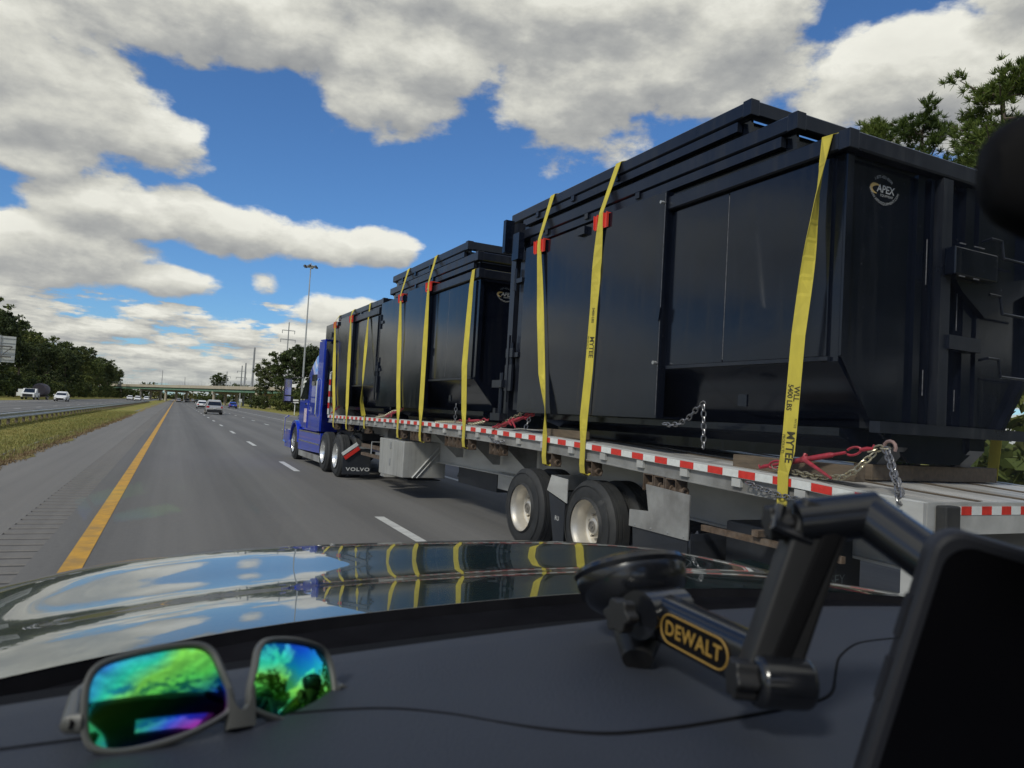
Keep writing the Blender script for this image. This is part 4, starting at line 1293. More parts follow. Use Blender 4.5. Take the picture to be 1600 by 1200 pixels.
# mirrors
b = MB(); b.box(XL - .42, XL - .20, 20.42, 20.55, 1.70, 2.42); mr = tb_('side_mirror', b, black_pl, bevel=.02)
b = MB(); b.box(XL - .40, XL - .22, 20.405, 20.418, 1.92, 2.38); b.build('mirror_glass', chrome, mr, fn=lambda x, y, z: (x, y - 14.6, z))
b = MB(); b.box(XL - .40, XL - .22, 20.405, 20.418, 1.74, 1.88); b.build('wide_mirror', chrome, mr, fn=lambda x, y, z: (x, y - 14.6, z))
b = MB(); b.tube([(XL - .2, 20.5, 2.44), (XL + .1, 20.4, 2.46)], .018, 6); b.tube([(XL - .2, 20.5, 1.72), (XL + .1, 20.4, 1.75)], .018, 6); b.build('mirror_arm', black_pl, mr, fn=lambda x, y, z: (x, y - 14.6, z))
b = MB(); b.tube([(XL + .25, 21.6, 1.55), (XL + .02, 21.7, 1.75)], .012, 6); b.box(XL - .1, XL + .08, 21.66, 21.74, 1.7, 1.9); tb_('hood_mirror', b, black_pl)
# chassis, fifth wheel, lines
for xx in (.8, 1.55):
    b = MB(); b.box(xx, xx + .08, 14.5, 21.5, .72, .98); tb_('chassis_rail', b, black_pl)
b = MB(); b.box(.75, 1.7, 15.3, 16.2, .99, 1.12); tb_('fifth_wheel', b, black_pl)
b = MB(); b.prism([(14.62, .9), (17.0, .9), (17.0, 1.05), (14.62, 1.05)], 'x', .3, .75); tb_('frame_deck', b, black_pl)
for k_ in range(3):
    b = MB(); pts = [(.3 + k_ * .12, 17.4 - 2.2 * t, 1.35 - 1.1 * t * (1 - t) * 2 - .2 * t) for t in [i / 10 for i in range(11)]]
    b.tube(pts, .022, 6); tb_('air_line', b, rubber)
class _P: pass
rim_b = pm('truck_rim_aluminium', (0.8, 0.8, 0.78), 0.25, 0.7, 0.05, 9)
wroot = tc_
for yy in (15.12, 16.48):
    truck_wheel(wroot, LX, yy - 14.6, RW, RW, -1, deep=True, rimm=rim_b); truck_wheel(wroot, LX + .33, yy - 14.6, RW, RW, -1, deep=False)
    truck_wheel(wroot, XR, yy - 14.6, RW, RW, 1); truck_wheel(wroot, XR - .33, yy - 14.6, RW, RW, 1, deep=False)
truck_wheel(wroot, LX + .03, 20.65 - 14.6, RW, RW, -1, deep=False, rimm=rim_b); truck_wheel(wroot, XR - .03, 20.65 - 14.6, RW, RW, 1, deep=False)
fl = MB(); fl.box(LX, LX + .64, 14.42, 14.44, .12, .70); f_ = tb_('mud_flap', fl, flap_m)
fl = MB(); fl.box(XR - .64, XR, 14.42, 14.44, .12, .70); tb_('mud_flap', fl, flap_m)
tm = text_mesh('VOLVO', .145, print_w, bold=True, spacing=1.15); tm.transform(Matrix.Diagonal((1.05, .78, 1, 1)))
inst(tm, 'lettering', f_, M=basis((LX + .36, 14.415 - 14.6, .235), (1, 0, 0), (0, 0, 1)))
b = MB()
b.obox(basis((LX + .14, 14.39, .70), (1, 0, .75), (-.75, 0, 1)), .42, .07, .03); tb_('flap_bracket_white', b, tape_w)
b = MB(); b.obox(basis((LX + .19, 14.39, .61), (1, 0, .75), (-.75, 0, 1)), .40, .085, .03); tb_('flap_bracket_red', b, tape_r)
b = MB(); b.box(LX + .3, LX + .8, 14.4, 14.46, .715, .76); tb_('flap_hanger', b, galv)

# ---------------------------------------------------------------- containers
YS = -1
def dec_mats(): return print_w


def container(y0, zb, label, plate=True, seam=True, ladder=True, front_posts=True, CL=5.0):
    """bottom container of a stack: x 0..2.40 (truck x .08..2.48), y 0..CL, z 0 at its skids"""
    e = empty('waste_container', T(.08, y0, zb), AH, label, 'container', 'black steel containers on the flatbed')
    W = 2.40
    # tub body with chamfered bottom
    prof = [(.42, .27), (.03, .74), (.03, 2.30), (W - .03, 2.30), (W - .03, .74), (W - .42, .27)]
    b = MB(); vs = []; fs = []
    def sec(y, prf): return [(p[0], y, p[1]) for p in prf]
    b.prism([(.42, .27), (.03, .74), (.03, 2.28), (.06, 2.28), (.06, .76), (.44, .30), (W - .44, .30), (W - .06, .76), (W - .06, 2.28), (W - .03, 2.28), (W - .03, .74), (W - .42, .27)], 'y', .012, CL)
    b.build('tub', steel, e)
    # rear wall, set in a frame
    b = MB(); b.prism([(.44, .30), (.065, .76), (.065, 2.26), (W - .065, 2.26), (W - .065, .76), (W - .44, .30)], 'y', .045, .06); b.build('rear_wall', steel, e)
    b = MB(); b.box(.032, .10, -.01, .044, .78, 2.28); b.box(W - .10, W - .032, -.01, .044, .78, 2.28); b.build('corner_post', steel, e)
    b = MB(); b.prism([(.032, .777), (.41, .27), (.46, .27), (.10, .777)], 'y', -.01, .044); b.prism([(W - .46, .27), (W - .41, .27), (W - .032, .777), (W - .10, .777)], 'y', -.01, .044); b.build('corner_brace', steel, e)
    # rear door furniture
    for (x0, x1, d) in ((.85, .93, .035), (.99, 1.03, .05), (1.05, 1.17, .11), (1.40, 1.52, .07), (1.545, 1.585, .09)):
        b = MB(); b.box(x0, x1, .044 - d, .044, .31, 2.27); b.build('rear_post', steel_rim if d > .1 else steel, e)
    b = MB(); b.box(1.08, 1.62, -.16, -.068, 1.50, 1.72); b.build('latch_box', steel, e, bevel=.01)
    b = MB()
    for (xx, zz) in ((1.12, 1.745), (1.30, 1.745), (1.36, 1.745), (1.12, 1.49), (1.30, 1.49)): b.box(xx, xx + .07, -.168, -.161, zz - .005, zz + .004)
    b.build('weld_bead', weld_m, e)
    b = MB(); b.prism([(1.2, 1.495), (1.62, 1.495), (2.2, 1.62), (2.2, 1.5), (1.6, 1.22), (1.3, 1.4)][::-1], 'y', -.08, -.03); b.build('latch_arm', steel, e)
    b = MB(); b.box(1.14, 1.54, -.09, -.03, .93, 1.04); b.build('cross_brace', steel_rim, e)
    for zz in (1.86, 1.40, .88):
        b = MB(); b.tube([(1.66, .03, zz), (1.66, -.08, zz + .02), (1.80, -.08, zz + .02), (1.83, -.08, zz - .12), (2.35, -.08, zz - .12)], .012, 6)
        b.build('ladder_rung', steel_rim, e)
    for (xx, z0_, z1_) in ((.965, 1.42, 1.78), (.965, .55, .75), (1.36, .45, .62), (1.36, 1.1, 1.4)):
        b = MB(); b.tube([(xx, .0, z0_), (xx, .0, z1_)], .004, 5); b.build('weld_bead', weld_m, e)
    # oval decal
    pl = MB(); pl.cur = 0
    tmA = text_mesh('APEX', .082, decal_w, bold=True, shear=.12); inst(tmA, 'decal_lettering', e, M=basis((.515, .041, 2.095), (1, 0, 0), (0, 0, 1)))
    tmB = text_mesh('EQUIPMENT', .027, decal_w); inst(tmB, 'decal_lettering', e, M=basis((.53, .041, 2.047), (1, 0, 0), (0, 0, 1)))
    tmC = text_mesh('1-877-453-8200', .033, decal_w, bend=.17); inst(tmC, 'decal_lettering', e, M=basis((.49, .041, 2.19), (1, 0, 0), (0, 0, 1)))
    tmD = text_mesh('WWW.APEXEQUIPMENT.COM', .030, decal_w, bend=-.18); inst(tmD, 'decal_lettering', e, M=basis((.50, .041, 1.985), (1, 0, 0), (0, 0, 1)))
    b = MB()
    ps = []
    for k in range(13):
        a = radians(60 + 210 * k / 12); ps.append((.415 + .062 * cos(a), .0415, 2.088 + .034 * sin(a)))
    for k in range(12):
        wd = .012 * sin(pi * (k + .5) / 12) + .003
        p, q = Vector(ps[k]), Vector(ps[k + 1]); nrm = Vector((0, 1, 0)).cross(q - p).normalized()
        b.add([p + nrm * wd, q + nrm * wd, q - nrm * wd, p - nrm * wd], [(0, 1, 2, 3)])
    b.build('decal_swoosh', decal_y, e)
    # skids and rails underneath
    for xx in (.62, W - .82):
        b = MB(); b.prism([(.12, .0), (CL - .1, .0), (CL, .12), (CL, .26), (0.0, .26), (0.0, .14)], 'x', xx, xx + .2); b.build('skid', steel, e)
    b = MB(); b.prism([(.5, .265), (.9, .02), (W - .9, .02), (W - .5, .265)], 'y', .03, .06); b.build('skid_plate', steel, e)
    b = MB(); b.box(.36, W - .0, -.10, -.012, .24, .325); b.build('rear_bar', steel_rim, e)
    b = MB(); b.prism([(.30, .20), (.30, .262), (.62, .262), (.62, .10)], 'y', .2, CL - .1); b.build('side_channel', steel, e)
    # side: panel with weld seam, recess, big front plates
    b = MB(); b.box(.008, .0295, .10, 1.18, .78, 2.26); b.build('side_panel', steel, e)
    b = MB(); b.box(.014, .0295, 1.20, 1.93, .78, 2.26); b.build('side_panel', steel, e)
    b = MB(); b.tube([(.013, 1.19, .80), (.013, 1.19, 2.24)], .0045, 5); b.build('weld_seam', weld_m, e)
    b = MB(); b.box(.0, .0295, .08, 1.95, .745, .775); b.build('side_ledge', steel_rim, e)
    b = MB(); b.box(-.055, -.043, 1.99, 3.22, .27, 2.47); b.box(-.043, .029, 1.985, 2.0, .27, 2.47); b.box(-.043, .40, 2.0, 3.2, .27, .29); b.build('side_plate', steel, e)
    b = MB(); b.box(-.040, -.026, 3.20, 4.95, .27, 2.44); b.box(-.026, .029, 4.93, 4.95, .27, 2.44); b.box(-.026, .40, 3.2, 4.9, .27, .29); b.build('side_plate', steel, e)
    b = MB(); b.tube([(-.050, 1.995, .9), (-.050, 1.995, 1.3)], .004, 5); b.tube([(-.056, 2.0, .3), (-.056, 2.0, 2.45)], .003, 5); b.build('weld_bead', weld_m, e)
    b = MB(); b.prism([(1.98, 1.33), (2.12, 1.33), (2.0, 1.2)], 'x', -.075, -.056); b.build('bracket', steel, e)
    b = MB(); b.box(-.09, -.042, 3.42, 3.58, 2.33, 2.42); b.build('bracket', steel, e)
    b = MB(); b.tube([(-.06, 2.02, 2.36), (-.10, 2.02, 2.36)], .016, 8); b.tube([(-.06, 2.02, .80), (-.10, 2.02, .80)], .018, 8); b.build('pin', galv, e)
    b = MB(); b.box(.03, .05, .9, 1.0, .4, .5); b.build('lug', steel, e)
    # rim all round
    rim(e, W, CL, 2.285, 2.42, 0.0)
    # front gate posts and hinges
    b = MB(); b.box(.0, .14, CL + .005, CL + .15, .3, 2.30); b.box(W - .14, W, CL + .005, CL + .15, .3, 2.30); b.build('front_post', steel_rim, e)
    b = MB(); b.box(.145, W - .145, CL + .02, CL + .06, .3, 2.28); b.build('front_gate', steel, e)
    for zz in (1.0, 2.0):
        b = MB(); b.box(-.06, .0, CL - .02, CL + .2, zz, zz + .06); b.tube([(-.05, CL + .18, zz - .1), (-.05, CL + .18, zz + .2)], .025, 8); b.build('hinge', steel_rim, e)
    b = MB()
    for (zz, hh) in ((.55, .35), (1.0, .12)): b.box(-.08, -.05, CL + .1, CL + .3, zz, zz + hh); b.box(-.09, -.06, CL + .2, CL + .22, zz - .15, zz + .3)
    b.build('ratchet_latch', steel_rim, e)
    return e


def rim(e, W, CL, z0, z1, ins, y0=-.07, fins=True):
    d = .10
    b = MB()
    b.prism([(ins - .03, z0 + .012), (ins - .03, z1 - .012), (ins - .015, z1), (ins + d - .03, z1), (ins + d - .03, z0), (ins - .015, z0)], 'y', y0 + .10, CL + .05)
    b.prism([(W - ins + .03, z0 + .012), (W - ins + .015, z0), (W - ins - d + .03, z0), (W - ins - d + .03, z1), (W - ins + .015, z1), (W - ins + .03, z1 - .012)], 'y', y0 + .10, CL + .05)
    b.build('rim_side', steel_rim, e)
    b = MB(); b.prism([(y0, z0 + .012), (y0 + .012, z0), (y0 + .095, z0), (y0 + .095, z1), (y0 + .012, z1), (y0, z1 - .012)], 'x', ins + .06, W - ins - .06)
    b.box(ins + .06, W - ins - .06, CL + .052, CL + .14, z0, z1); b.build('rim_end', steel_rim, e)
    for xx in (ins - .034, W - ins - .066):
        b = MB(); b.box(xx, xx + .10, y0 - .004, y0 + .099, z0 - .004, z1 + .006); b.build('rim_corner', steel_rim, e, bevel=.006)


def nested(y0, zb, ins, label, CL=4.7, z1=2.40, tail=True):
    """a container nested in the one below: only its upper part stands out"""
    e = empty('waste_container', T(.08, y0, zb), AH, label, 'container', 'black steel containers on the flatbed')
    W = 2.40
    b = MB(); i = ins + .04
    b.prism([(i + .10, z1 - 1.2), (i, z1 - .14), (i + .03, z1 - .14), (i + .13, z1 - 1.17), (W - i - .13, z1 - 1.17), (W - i - .03, z1 - .14), (W - i, z1 - .14), (W - i - .10, z1 - 1.2)], 'y', .0, CL)
    b.build('tub', steel, e)
    b = MB(); b.prism([(i + .14, z1 - 1.165), (i + .032, z1 - .15), (W - i - .032, z1 - .15), (W - i - .14, z1 - 1.165)], 'y', .03, .05)
    b.prism([(i + .14, z1 - 1.165), (i + .032, z1 - .15), (W - i - .032, z1 - .15), (W - i - .14, z1 - 1.165)], 'y', CL - .05, CL - .03); b.build('end_wall', steel, e)
    rim(e, W, CL, z1 - .135, z1, ins)
    b = MB(); b.box(ins - .02, ins + .035, .1, CL - .3, z1 - .235, z1 - .15); b.build('side_ledge', steel_rim, e)
    for yy in (CL * .42, CL * .63, CL * .83):
        b = MB(); b.box(ins - .045, ins + .03, yy, yy + .07, z1 - .20, z1 - .136); b.build('stacking_lug', steel, e)
    return e


ct1 = container(1.30, 1.435, 'lowest container of the nearest stack, with a white oval decal on its rear wall')
nested(1.86, 1.79, .07, 'middle rim container nested in the nearest stack', 4.75)
n3 = nested(2.46, 2.13, .15, 'topmost container nested in the nearest stack, highest of all', 4.55)
ct2 = container(7.86, 1.435, 'lowest container of the middle stack, decal half hidden by the nearest stack', CL=4.75)
nested(8.10, 1.77, .07, 'middle rim container nested in the middle stack', 4.4)
nested(8.72, 2.06, .15, 'topmost container nested in the middle stack', 3.9)
ct3 = container(13.0, 1.42, 'lowest container of the front stack behind the blue cab', CL=4.4) if False else container(13.1, 1.40, 'lowest container of the front stack behind the blue cab', CL=3.95)
nested(13.0, 1.62, .05, 'upper container nested in the front stack next to the blue cab', 3.9)
# front gate frame of the top containers on the nearest stack
for (root, yy, z0_, z1_) in ((n3, 4.12, -.05, 2.2),):
    b = MB(); b.box(-.02, .09, yy - .02, yy + .12, -1.55 + .9, 2.16); b.build('gate_post', steel_rim, root)
    b = MB(); b.box(-.16, -.03, yy + .08, yy + .16, 1.75, 2.2); b.box(-.10, -.02, yy - .22, yy - .03, 1.62, 1.98); b.build('gate_hinge', steel, root)
    b = MB(); b.tube([(-.08, yy + .1, -.5), (-.08, yy + .1, .1)], .03, 8); b.box(-.13, -.03, yy + .0, yy + .3, -.55, -.45); b.box(-.13, -.03, yy + .0, yy + .3, -.1, .0); b.build('gate_latch', steel_rim, root)

# ---------------------------------------------------------------- straps
def ribbon(pts, w=.1, th=.004):
    """pts: (x, y, z, twist degrees); width lies along truck y at twist 0, ribbon normal x on the side runs"""
    b = MB(); vs = []; fs = []
    P = [Vector(p[:3]) for p in pts]
    # subdivide
    Q = []; A_ = []
    for i in range(len(P) - 1):
        n = max(1, int((P[i + 1] - P[i]).length / .12))
        for k in range(n):
            t = k / n; Q.append(P[i].lerp(P[i + 1], t)); A_.append(pts[i][3] + (pts[i + 1][3] - pts[i][3]) * t)
    Q.append(P[-1]); A_.append(pts[-1][3])
    for i, q in enumerate(Q):
        t = (Q[min(i + 1, len(Q) - 1)] - Q[max(i - 1, 0)]).normalized()
        wd = Vector((0, 1, 0)); wd = (wd - t * wd.dot(t)).normalized(); nn = t.cross(wd).normalized()
        a = radians(A_[i]); u = wd * cos(a) + nn * sin(a); v = t.cross(u).normalized()
        vs += [q - u * w / 2 - v * th / 2, q + u * w / 2 - v * th / 2, q + u * w / 2 + v * th / 2, q - u * w / 2 + v * th / 2]
    for i in range(len(Q) - 1):
        for k in range(4):
            l = (k + 1) % 4
            fs.append((i * 4 + k, i * 4 + l, (i + 1) * 4 + l, (i + 1) * 4 + k))
    fs.append((3, 2, 1, 0)); e = 4 * (len(Q) - 1); fs.append((e, e + 1, e + 2, e + 3))
    b.add(vs, fs)
    return b


def mid_of(a, b): return tuple((Vector(a[:3]) + Vector(b[:3])) / 2)
GS = 'yellow cargo straps over the containers'
# y_top, z_top, x_top, (y,z) at plate edge or None, y_bottom, z_bottom, twists, label
STR = [
 (1.42, 3.865, .045, None, 1.66, .985, (0, 180), 'nearest yellow strap with printed lettering beside the oval decal'),
 (4.40, 4.545, .20, (4.40, 3.905), 4.50, 1.06, (0, 0), 'yellow strap with lettering in the middle of the nearest container'),
 (5.88, 4.545, .20, (5.81, 3.885), 5.36, 1.09, (0, 0), 'yellow strap near the front end of the nearest stack'),
 (7.98, 3.87, .045, None, 7.86, 1.14, (0, 0), 'rearmost yellow strap on the middle stack'),
 (10.10, 4.47, .20, (9.86, 3.905), 9.80, 1.12, (0, 0), 'middle yellow strap on the middle stack'),
 (11.64, 4.47, .20, (11.42, 3.885), 11.06, 1.12, (0, 0), 'frontmost yellow strap on the middle stack'),
 (13.95, 4.03, .10, None, 13.42, 1.20, (0, 0), 'broad twisted yellow strap at the rear of the front stack'),
 (15.42, 4.03, .10, (15.22, 3.83), 14.97, 1.12, (0, 0), 'middle thin yellow strap on the front stack'),
 (16.82, 4.03, .10, (16.86, 3.83), 16.28, 1.12, (0, 0), 'yellow strap on the front stack closest to the blue cab'),
]
for i, (yt, zt, xt, pe, yb, zb, tw, lab) in enumerate(STR):
    base = Vector((0, yb, 0))
    pts = []
    pts += [(2.62, yb + .05, zb, 0), (2.62, yb + .02, 1.5 + zc(yb), 0), (2.56 - xt * .5, yt, zt - .02, 0), (2.50 - xt, yt, zt + .012, 0), (xt + .06, yt, zt + .012, 0), (xt - .006, yt, zt - .012, 0)]
    if pe:
        pts += [(.0, pe[0], pe[1] + .03, 6), (-.005, pe[0] - .002, pe[1] - .05, 3)]
        z3 = 2.9; f3 = (pe[1] - z3) / (pe[1] - zb)
        y3 = pe[0] + (yb - pe[0]) * f3
        pts += [(-.006, pe[0] + (yb - pe[0]) * .22, pe[1] - .6, -48 if i == 1 else -18), (-.008, y3, z3, -20 if i == 1 else -34), (-.012, pe[0] + (yb - pe[0]) * .62, 2.2, -28 if i != 2 else -26), (-.02, yb, 1.68, -28 if i != 2 else 40)]
    else:
        for f, a in (((.08, 25), (.16, 62), (.23, 80), (.32, 112), (.42, 140), (.52, 150), (.82, 150)) if i == 0 else ((.1, -14), (.3, -24), (.55, -30), (.8, -24)) if i == 3 else ((.15, 5), (.35, -24), (.6, -6), (.8, 58), (.9, 84))):
            pts.append((xt - .02 + (-.045 - xt) * min(1, f * 1.4) - .0, yt + (yb - yt) * f, zt - (zt - zb) * f, a))
        pts[-1] = (-.02, pts[-1][1], pts[-1][2], pts[-1][3])
    pts += [(-.016, yb, 1.475 + zc(yb), tw[1] - 3), (-.014, yb, 1.36 + zc(yb), tw[1]), (-.014, yb, zb + .10, tw[1]), (.0, yb, zb + .01, tw[1]), (.05, yb, zb - .012, tw[1]), (.09, yb, zb + .02, tw[1])]
    e = empty('cargo_strap', T(0, yb, 1.45 + zc(yb)), AH, lab, 'strap', GS)
    off = Vector((0, yb, 1.45 + zc(yb)))
    rb = ribbon(pts).build('webbing', strap_y, e, off=off)
    LET = {0: (('WLL', .056, 1.93, .024), ('5400 LBS', .052, 1.90, -.022), ('MYTEE', .080, 1.53, .008), ('PRODUCTS', .028, 1.55, -.039), ('MYTEE', .024, 1.71, .034)),
           1: (('5400 LBS', .044, 2.80, .0), ('MYTEE', .078, 2.45, .010), ('PRODUCTS', .028, 2.50, -.038))}
    for (txt, sz, zz, dy) in LET.get(i, ()):
        cl = pts[5:]
        for a_, b_ in zip(cl, cl[1:]):
            if b_[2] <= zz <= a_[2]:
                t = (a_[2] - zz) / (a_[2] - b_[2]); P1, P2 = Vector(a_[:3]), Vector(b_[:3]); c = P1.lerp(P2, t); dr_ = (P2 - P1).normalized(); al = radians(a_[3] + (b_[3] - a_[3]) * t); break
        wd = Vector((0, 1, 0)); wd = (wd - dr_ * wd.dot(dr_)).normalized(); u = wd * cos(al) + dr_.cross(wd) * sin(al)
        if u.y > 0: u = -u                      # towards the rear: right-hand side seen from the road
        n_ = dr_.cross(u)
        inst(text_mesh(txt, sz, ink, bold=sz > .03), 'strap_lettering', e, M=basis(c + n_.normalized() * (.0042 if n_.x < 0 else -.0042) + u * dy - off, dr_, u))
    if pe:
        names = {1: 'nearest red plastic corner protector under the lettered strap', 2: 'red plastic corner protector at the front of the nearest stack', 4: 'red plastic corner protector under the middle strap of the middle stack',
                 5: 'red plastic corner protector under the front strap of the middle stack', 7: 'red plastic corner protector on the front stack, farther from the cab', 8: 'red plastic corner protector on the front stack, next to the blue cab'}
        pr_ = empty('corner_protector', T(.02, pe[0], pe[1]), AH, names[i], 'corner protector', 'red corner protectors under the straps')
        b = MB(); b.prism([(-.016, .012), (-.016, -.15), (-.004, -.15), (-.004, .0), (.16, .0), (.16, .012)], 'y', -.13, .13); b.build('angle_plate', red_pl, pr_)
        for yy in (-.13, -.065, .058, .123):
            b = MB(); b.prism([(-.034, .016), (-.03, -.14), (-.0165, -.14), (-.0165, .016)], 'y', yy, yy + .008); b.build('rib', red_pl, pr_)

# ---------------------------------------------------------------- chains and binders
def link_mesh(L, r, mat):
    b = MB(); hw = L * .32; hl = L / 2; pts = []
    n = 8
    for k in range(n // 2 + 1):
        a = -pi / 2 + pi * k / (n // 2); pts.append((hl - hw + hw * cos(a), hw * sin(a), 0))
    for k in range(n // 2 + 1):
        a = pi / 2 + pi * k / (n // 2); pts.append((-(hl - hw) + hw * cos(a), hw * sin(a), 0))
    pts.append(pts[0])
    b.tube(pts, r, 6, cap=False)
    return b.mesh('link', mat, smooth=True)


LG = link_mesh(.062, .0065, chain_gold); LD = link_mesh(.062, .0065, chain_grey)
def chain(pts, me, label, group='chains holding the containers', pitch=.044, roll=0, extra=None):
    P = [Vector(p) for p in pts]
    e = empty('chain', T(*P[0]), AH, label, 'chain', group)
    seg = [(b - a).length for a, b in zip(P, P[1:])]; tot = sum(seg); n = max(2, int(tot / pitch))
    for k in range(n):
        s = tot * (k + .5) / n; i = 0
        while s > seg[i] and i < len(seg) - 1: s -= seg[i]; i += 1
        c = P[i].lerp(P[i + 1], min(1, s / seg[i])); d = (P[i + 1] - P[i]).normalized()
        up = Vector((.13, .21, 1)) if abs(d.z) < .8 else Vector((1, .2, 0))
        ya = up.cross(d).normalized(); M = basis(c - P[0], d, ya)
        M = M @ Matrix.Rotation(pi / 2 * (k % 2) + .5 + roll, 4, 'X')
        inst(me, 'link', e, M=M)
    return e


def binder(p0, p1, lever, label, hook_z=0):
    """ratchet load binder: barrel between two hooks plus a lever"""
    p0, p1, lever = Vector(p0), Vector(p1), Vector(lever)
    e = empty('load_binder', T(*p0), AH, label, 'load binder', 'red load binders on the deck edge')
    d = (p1 - p0).normalized(); L = (p1 - p0).length
    o = lambda v: Vector(v) - p0
    b = MB(); b.tube([o(p0 + d * .10), o(p0 + d * .12), o(p0 + d * (L - .22)), o(p0 + d * (L - .2))], [.012, .021, .021, .013], 10); b.build('barrel', red_steel, e, smooth=True)
    b = MB(); b.tube([o(p0 + d * .03), o(p0 + d * .11)], .011, 8); b.tube([o(p0 + d * (L - .2)), o(p0 + d * (L - .11))], .012, 8); b.build('screw', red_steel, e)
    c = p0 + d * (L * .42)
    b = MB(); b.tube([o(c - Vector((.0, .0, -.04))), o(c - Vector((.02, 0, 0))), o(lever)], [.016, .019, .009], 8); b.build('lever', red_steel, e, smooth=True)
    b = MB(); b.lathe([(.0, -.02), (.036, -.02), (.036, .02), (0, .02)], basis(o(c), d.cross(Vector((1, 0, 0))), Vector((1, 0, 0)).cross(d)) @ Matrix.Rotation(pi / 2, 4, 'Y'), 12); b.build('ratchet_head', red_steel, e)
    for s_, q in ((1, p1), (-1, p0)):
        b = MB(); pts = []
        ax = d * s_; up = Vector((0, 0, 1))
        for k in range(11):
            a = -2.6 + 5.2 * k / 10; pts.append(o(q - ax * .05 + ax * .055 * cos(a) + up * .028 * sin(a)))
        b.tube(pts, .009, 6); b.build('end_link', red_steel, e, smooth=True)
        b = MB(); b.tube([o(q), o(q + ax * .05 + up * .0), o(q + ax * .09 - up * .005), o(q + ax * .10 + up * .02)], [.014, .016, .011, .007], 8); b.build('grab_hook', red_steel, e, smooth=True)
    return e


zr = lambda y: 1.456 + zc(y)
binder((.02, 1.83, 1.375), (.14, 1.12, 1.545), (-.02, 1.22, 1.335), 'nearest red load binder lying over the deck edge beside the lettered strap')
chain([(.14, 1.05, 1.54), (.16, .98, 1.57), (.18, .93, 1.57)], LG, 'short brass coloured chain between the nearest binder and the hook')
chain([(.16, 1.02, 1.53), (.10, 1.06, 1.46), (.07, 1.10, 1.40), (.06, 1.2, 1.345), (.05, 1.4, 1.33), (.05, 1.62, 1.345), (.03, 1.8, 1.37)], LG, 'brass coloured chain lying along the deck edge under the nearest binder')
chain([(.17, .95, 1.57), (.12, .88, 1.50), (.06, .80, 1.40), (.03, .74, 1.31), (-.02, .70, 1.24)], LD, 'dark twisted chain running down to the rear deck corner', pitch=.036)
chain([(.175, .94, 1.56), (.14, .88, 1.49), (.08, .80, 1.39), (.05, .74, 1.30), (.0, .70, 1.23)], LD, 'second strand of dark chain doubled beside the rear deck corner', pitch=.036, roll=.8)
chain([(-.02, 2.02, 1.225), (-.03, 1.85, 1.19), (-.03, 1.65, 1.16), (-.03, 1.45, 1.15), (-.03, 1.28, 1.165), (-.02, 1.12, 1.20), (.0, 1.05, 1.22)], LD, 'dark chain hanging in a loop below the nearest deck edge')
chain([(-.02, .83, 1.12), (-.04, .78, 1.07), (-.03, .72, 1.05), (.0, .66, 1.04)], LD, 'dark chain end hanging under the rear deck corner')
hk = MB(); pts = [(.19 + .0, .93 + .045 * cos(a), 1.575 + .045 * sin(a)) for a in [i * pi / 6 for i in range(-3, 8)]]
hk.tube([Vector(p) - Vector((.19, .93, 1.575)) for p in pts], .012, 8)
h_ = hk.build('chain_hook', pm('hook_steel', (0.3, 0.2, 0.18), 0.5, 0.4), smooth=True); h_.location = T(.19, .93, 1.575); h_.rotation_euler = (0, 0, AH)
tag(h_, 'rusty ring hook on the container skid holding the nearest chains', 'hook')
# door chain on the nearest container side
chain([(.035, 3.18, 1.66), (.03, 3.08, 1.645), (.03, 2.95, 1.66), (.03, 2.82, 1.72), (.03, 2.72, 1.80), (.04, 2.63, 1.86)], LD, 'thin chain slung across the recess of the nearest container', pitch=.05)
chain([(.03, 2.63, 1.84), (.03, 2.62, 1.70), (.03, 2.61, 1.58), (.03, 2.61, 1.46)], LD, 'chain hanging straight down in the recess of the nearest container', pitch=.05)
# binders further forward
binder((.0, 6.75, 1.50), (.12, 6.03, 1.66), (.0, 6.30, 1.53), 'red load binder on the deck in front of the nearest stack')
binder((.03, 6.62, 1.52), (.10, 6.02, 1.68), (.02, 6.22, 1.50), 'second red load binder crossed beside the one in front of the nearest stack')
chain([(.0, 6.85, 1.44), (.03, 6.7, 1.52), (.08, 6.45, 1.62), (.14, 6.25, 1.70)], LG, 'brass coloured chain rising beside the crossed red binders')
chain([(.12, 6.0, 1.68), (.08, 5.98, 1.60), (.03, 5.96, 1.50)], LD, 'short dark chain falling from the crossed red binders to the deck')
chain([(-.03, 6.9, 1.36), (-.03, 6.75, 1.29), (-.03, 6.6, 1.28), (-.02, 6.45, 1.31)], LD, 'dark chain loop below the deck edge under the crossed binders')
binder((.06, 8.25, 1.52), (.1, 7.35, 1.57), (.03, 7.9, 1.49), 'red load binder lying flat along the middle stack')
chain([(.03, 9.2, 1.48), (.04, 8.8, 1.50), (.05, 8.3, 1.51), (.06, 7.7, 1.50), (.06, 7.3, 1.55)], LG, 'chain lying along the deck edge beside the middle stack')
chain([(.03, 8.33, 1.80), (.03, 8.33, 1.62), (.03, 8.33, 1.50)], LD, 'chain hanging down on the middle stack beside its rear strap', pitch=.05)
binder((.03, 11.9, 1.52), (.10, 11.25, 1.66), (.02, 11.6, 1.50), 'red load binder between the middle and front stacks')
chain([(.0, 12.6, 1.47), (.05, 12.1, 1.52), (.08, 11.7, 1.62), (.1, 11.3, 1.66)], LG, 'chain rising to the binder between the middle and front stacks')
binder((.05, 16.7, 1.50), (.1, 16.2, 1.66), (.02, 16.5, 1.50), 'dark red load binder at the front stack near the headboard')

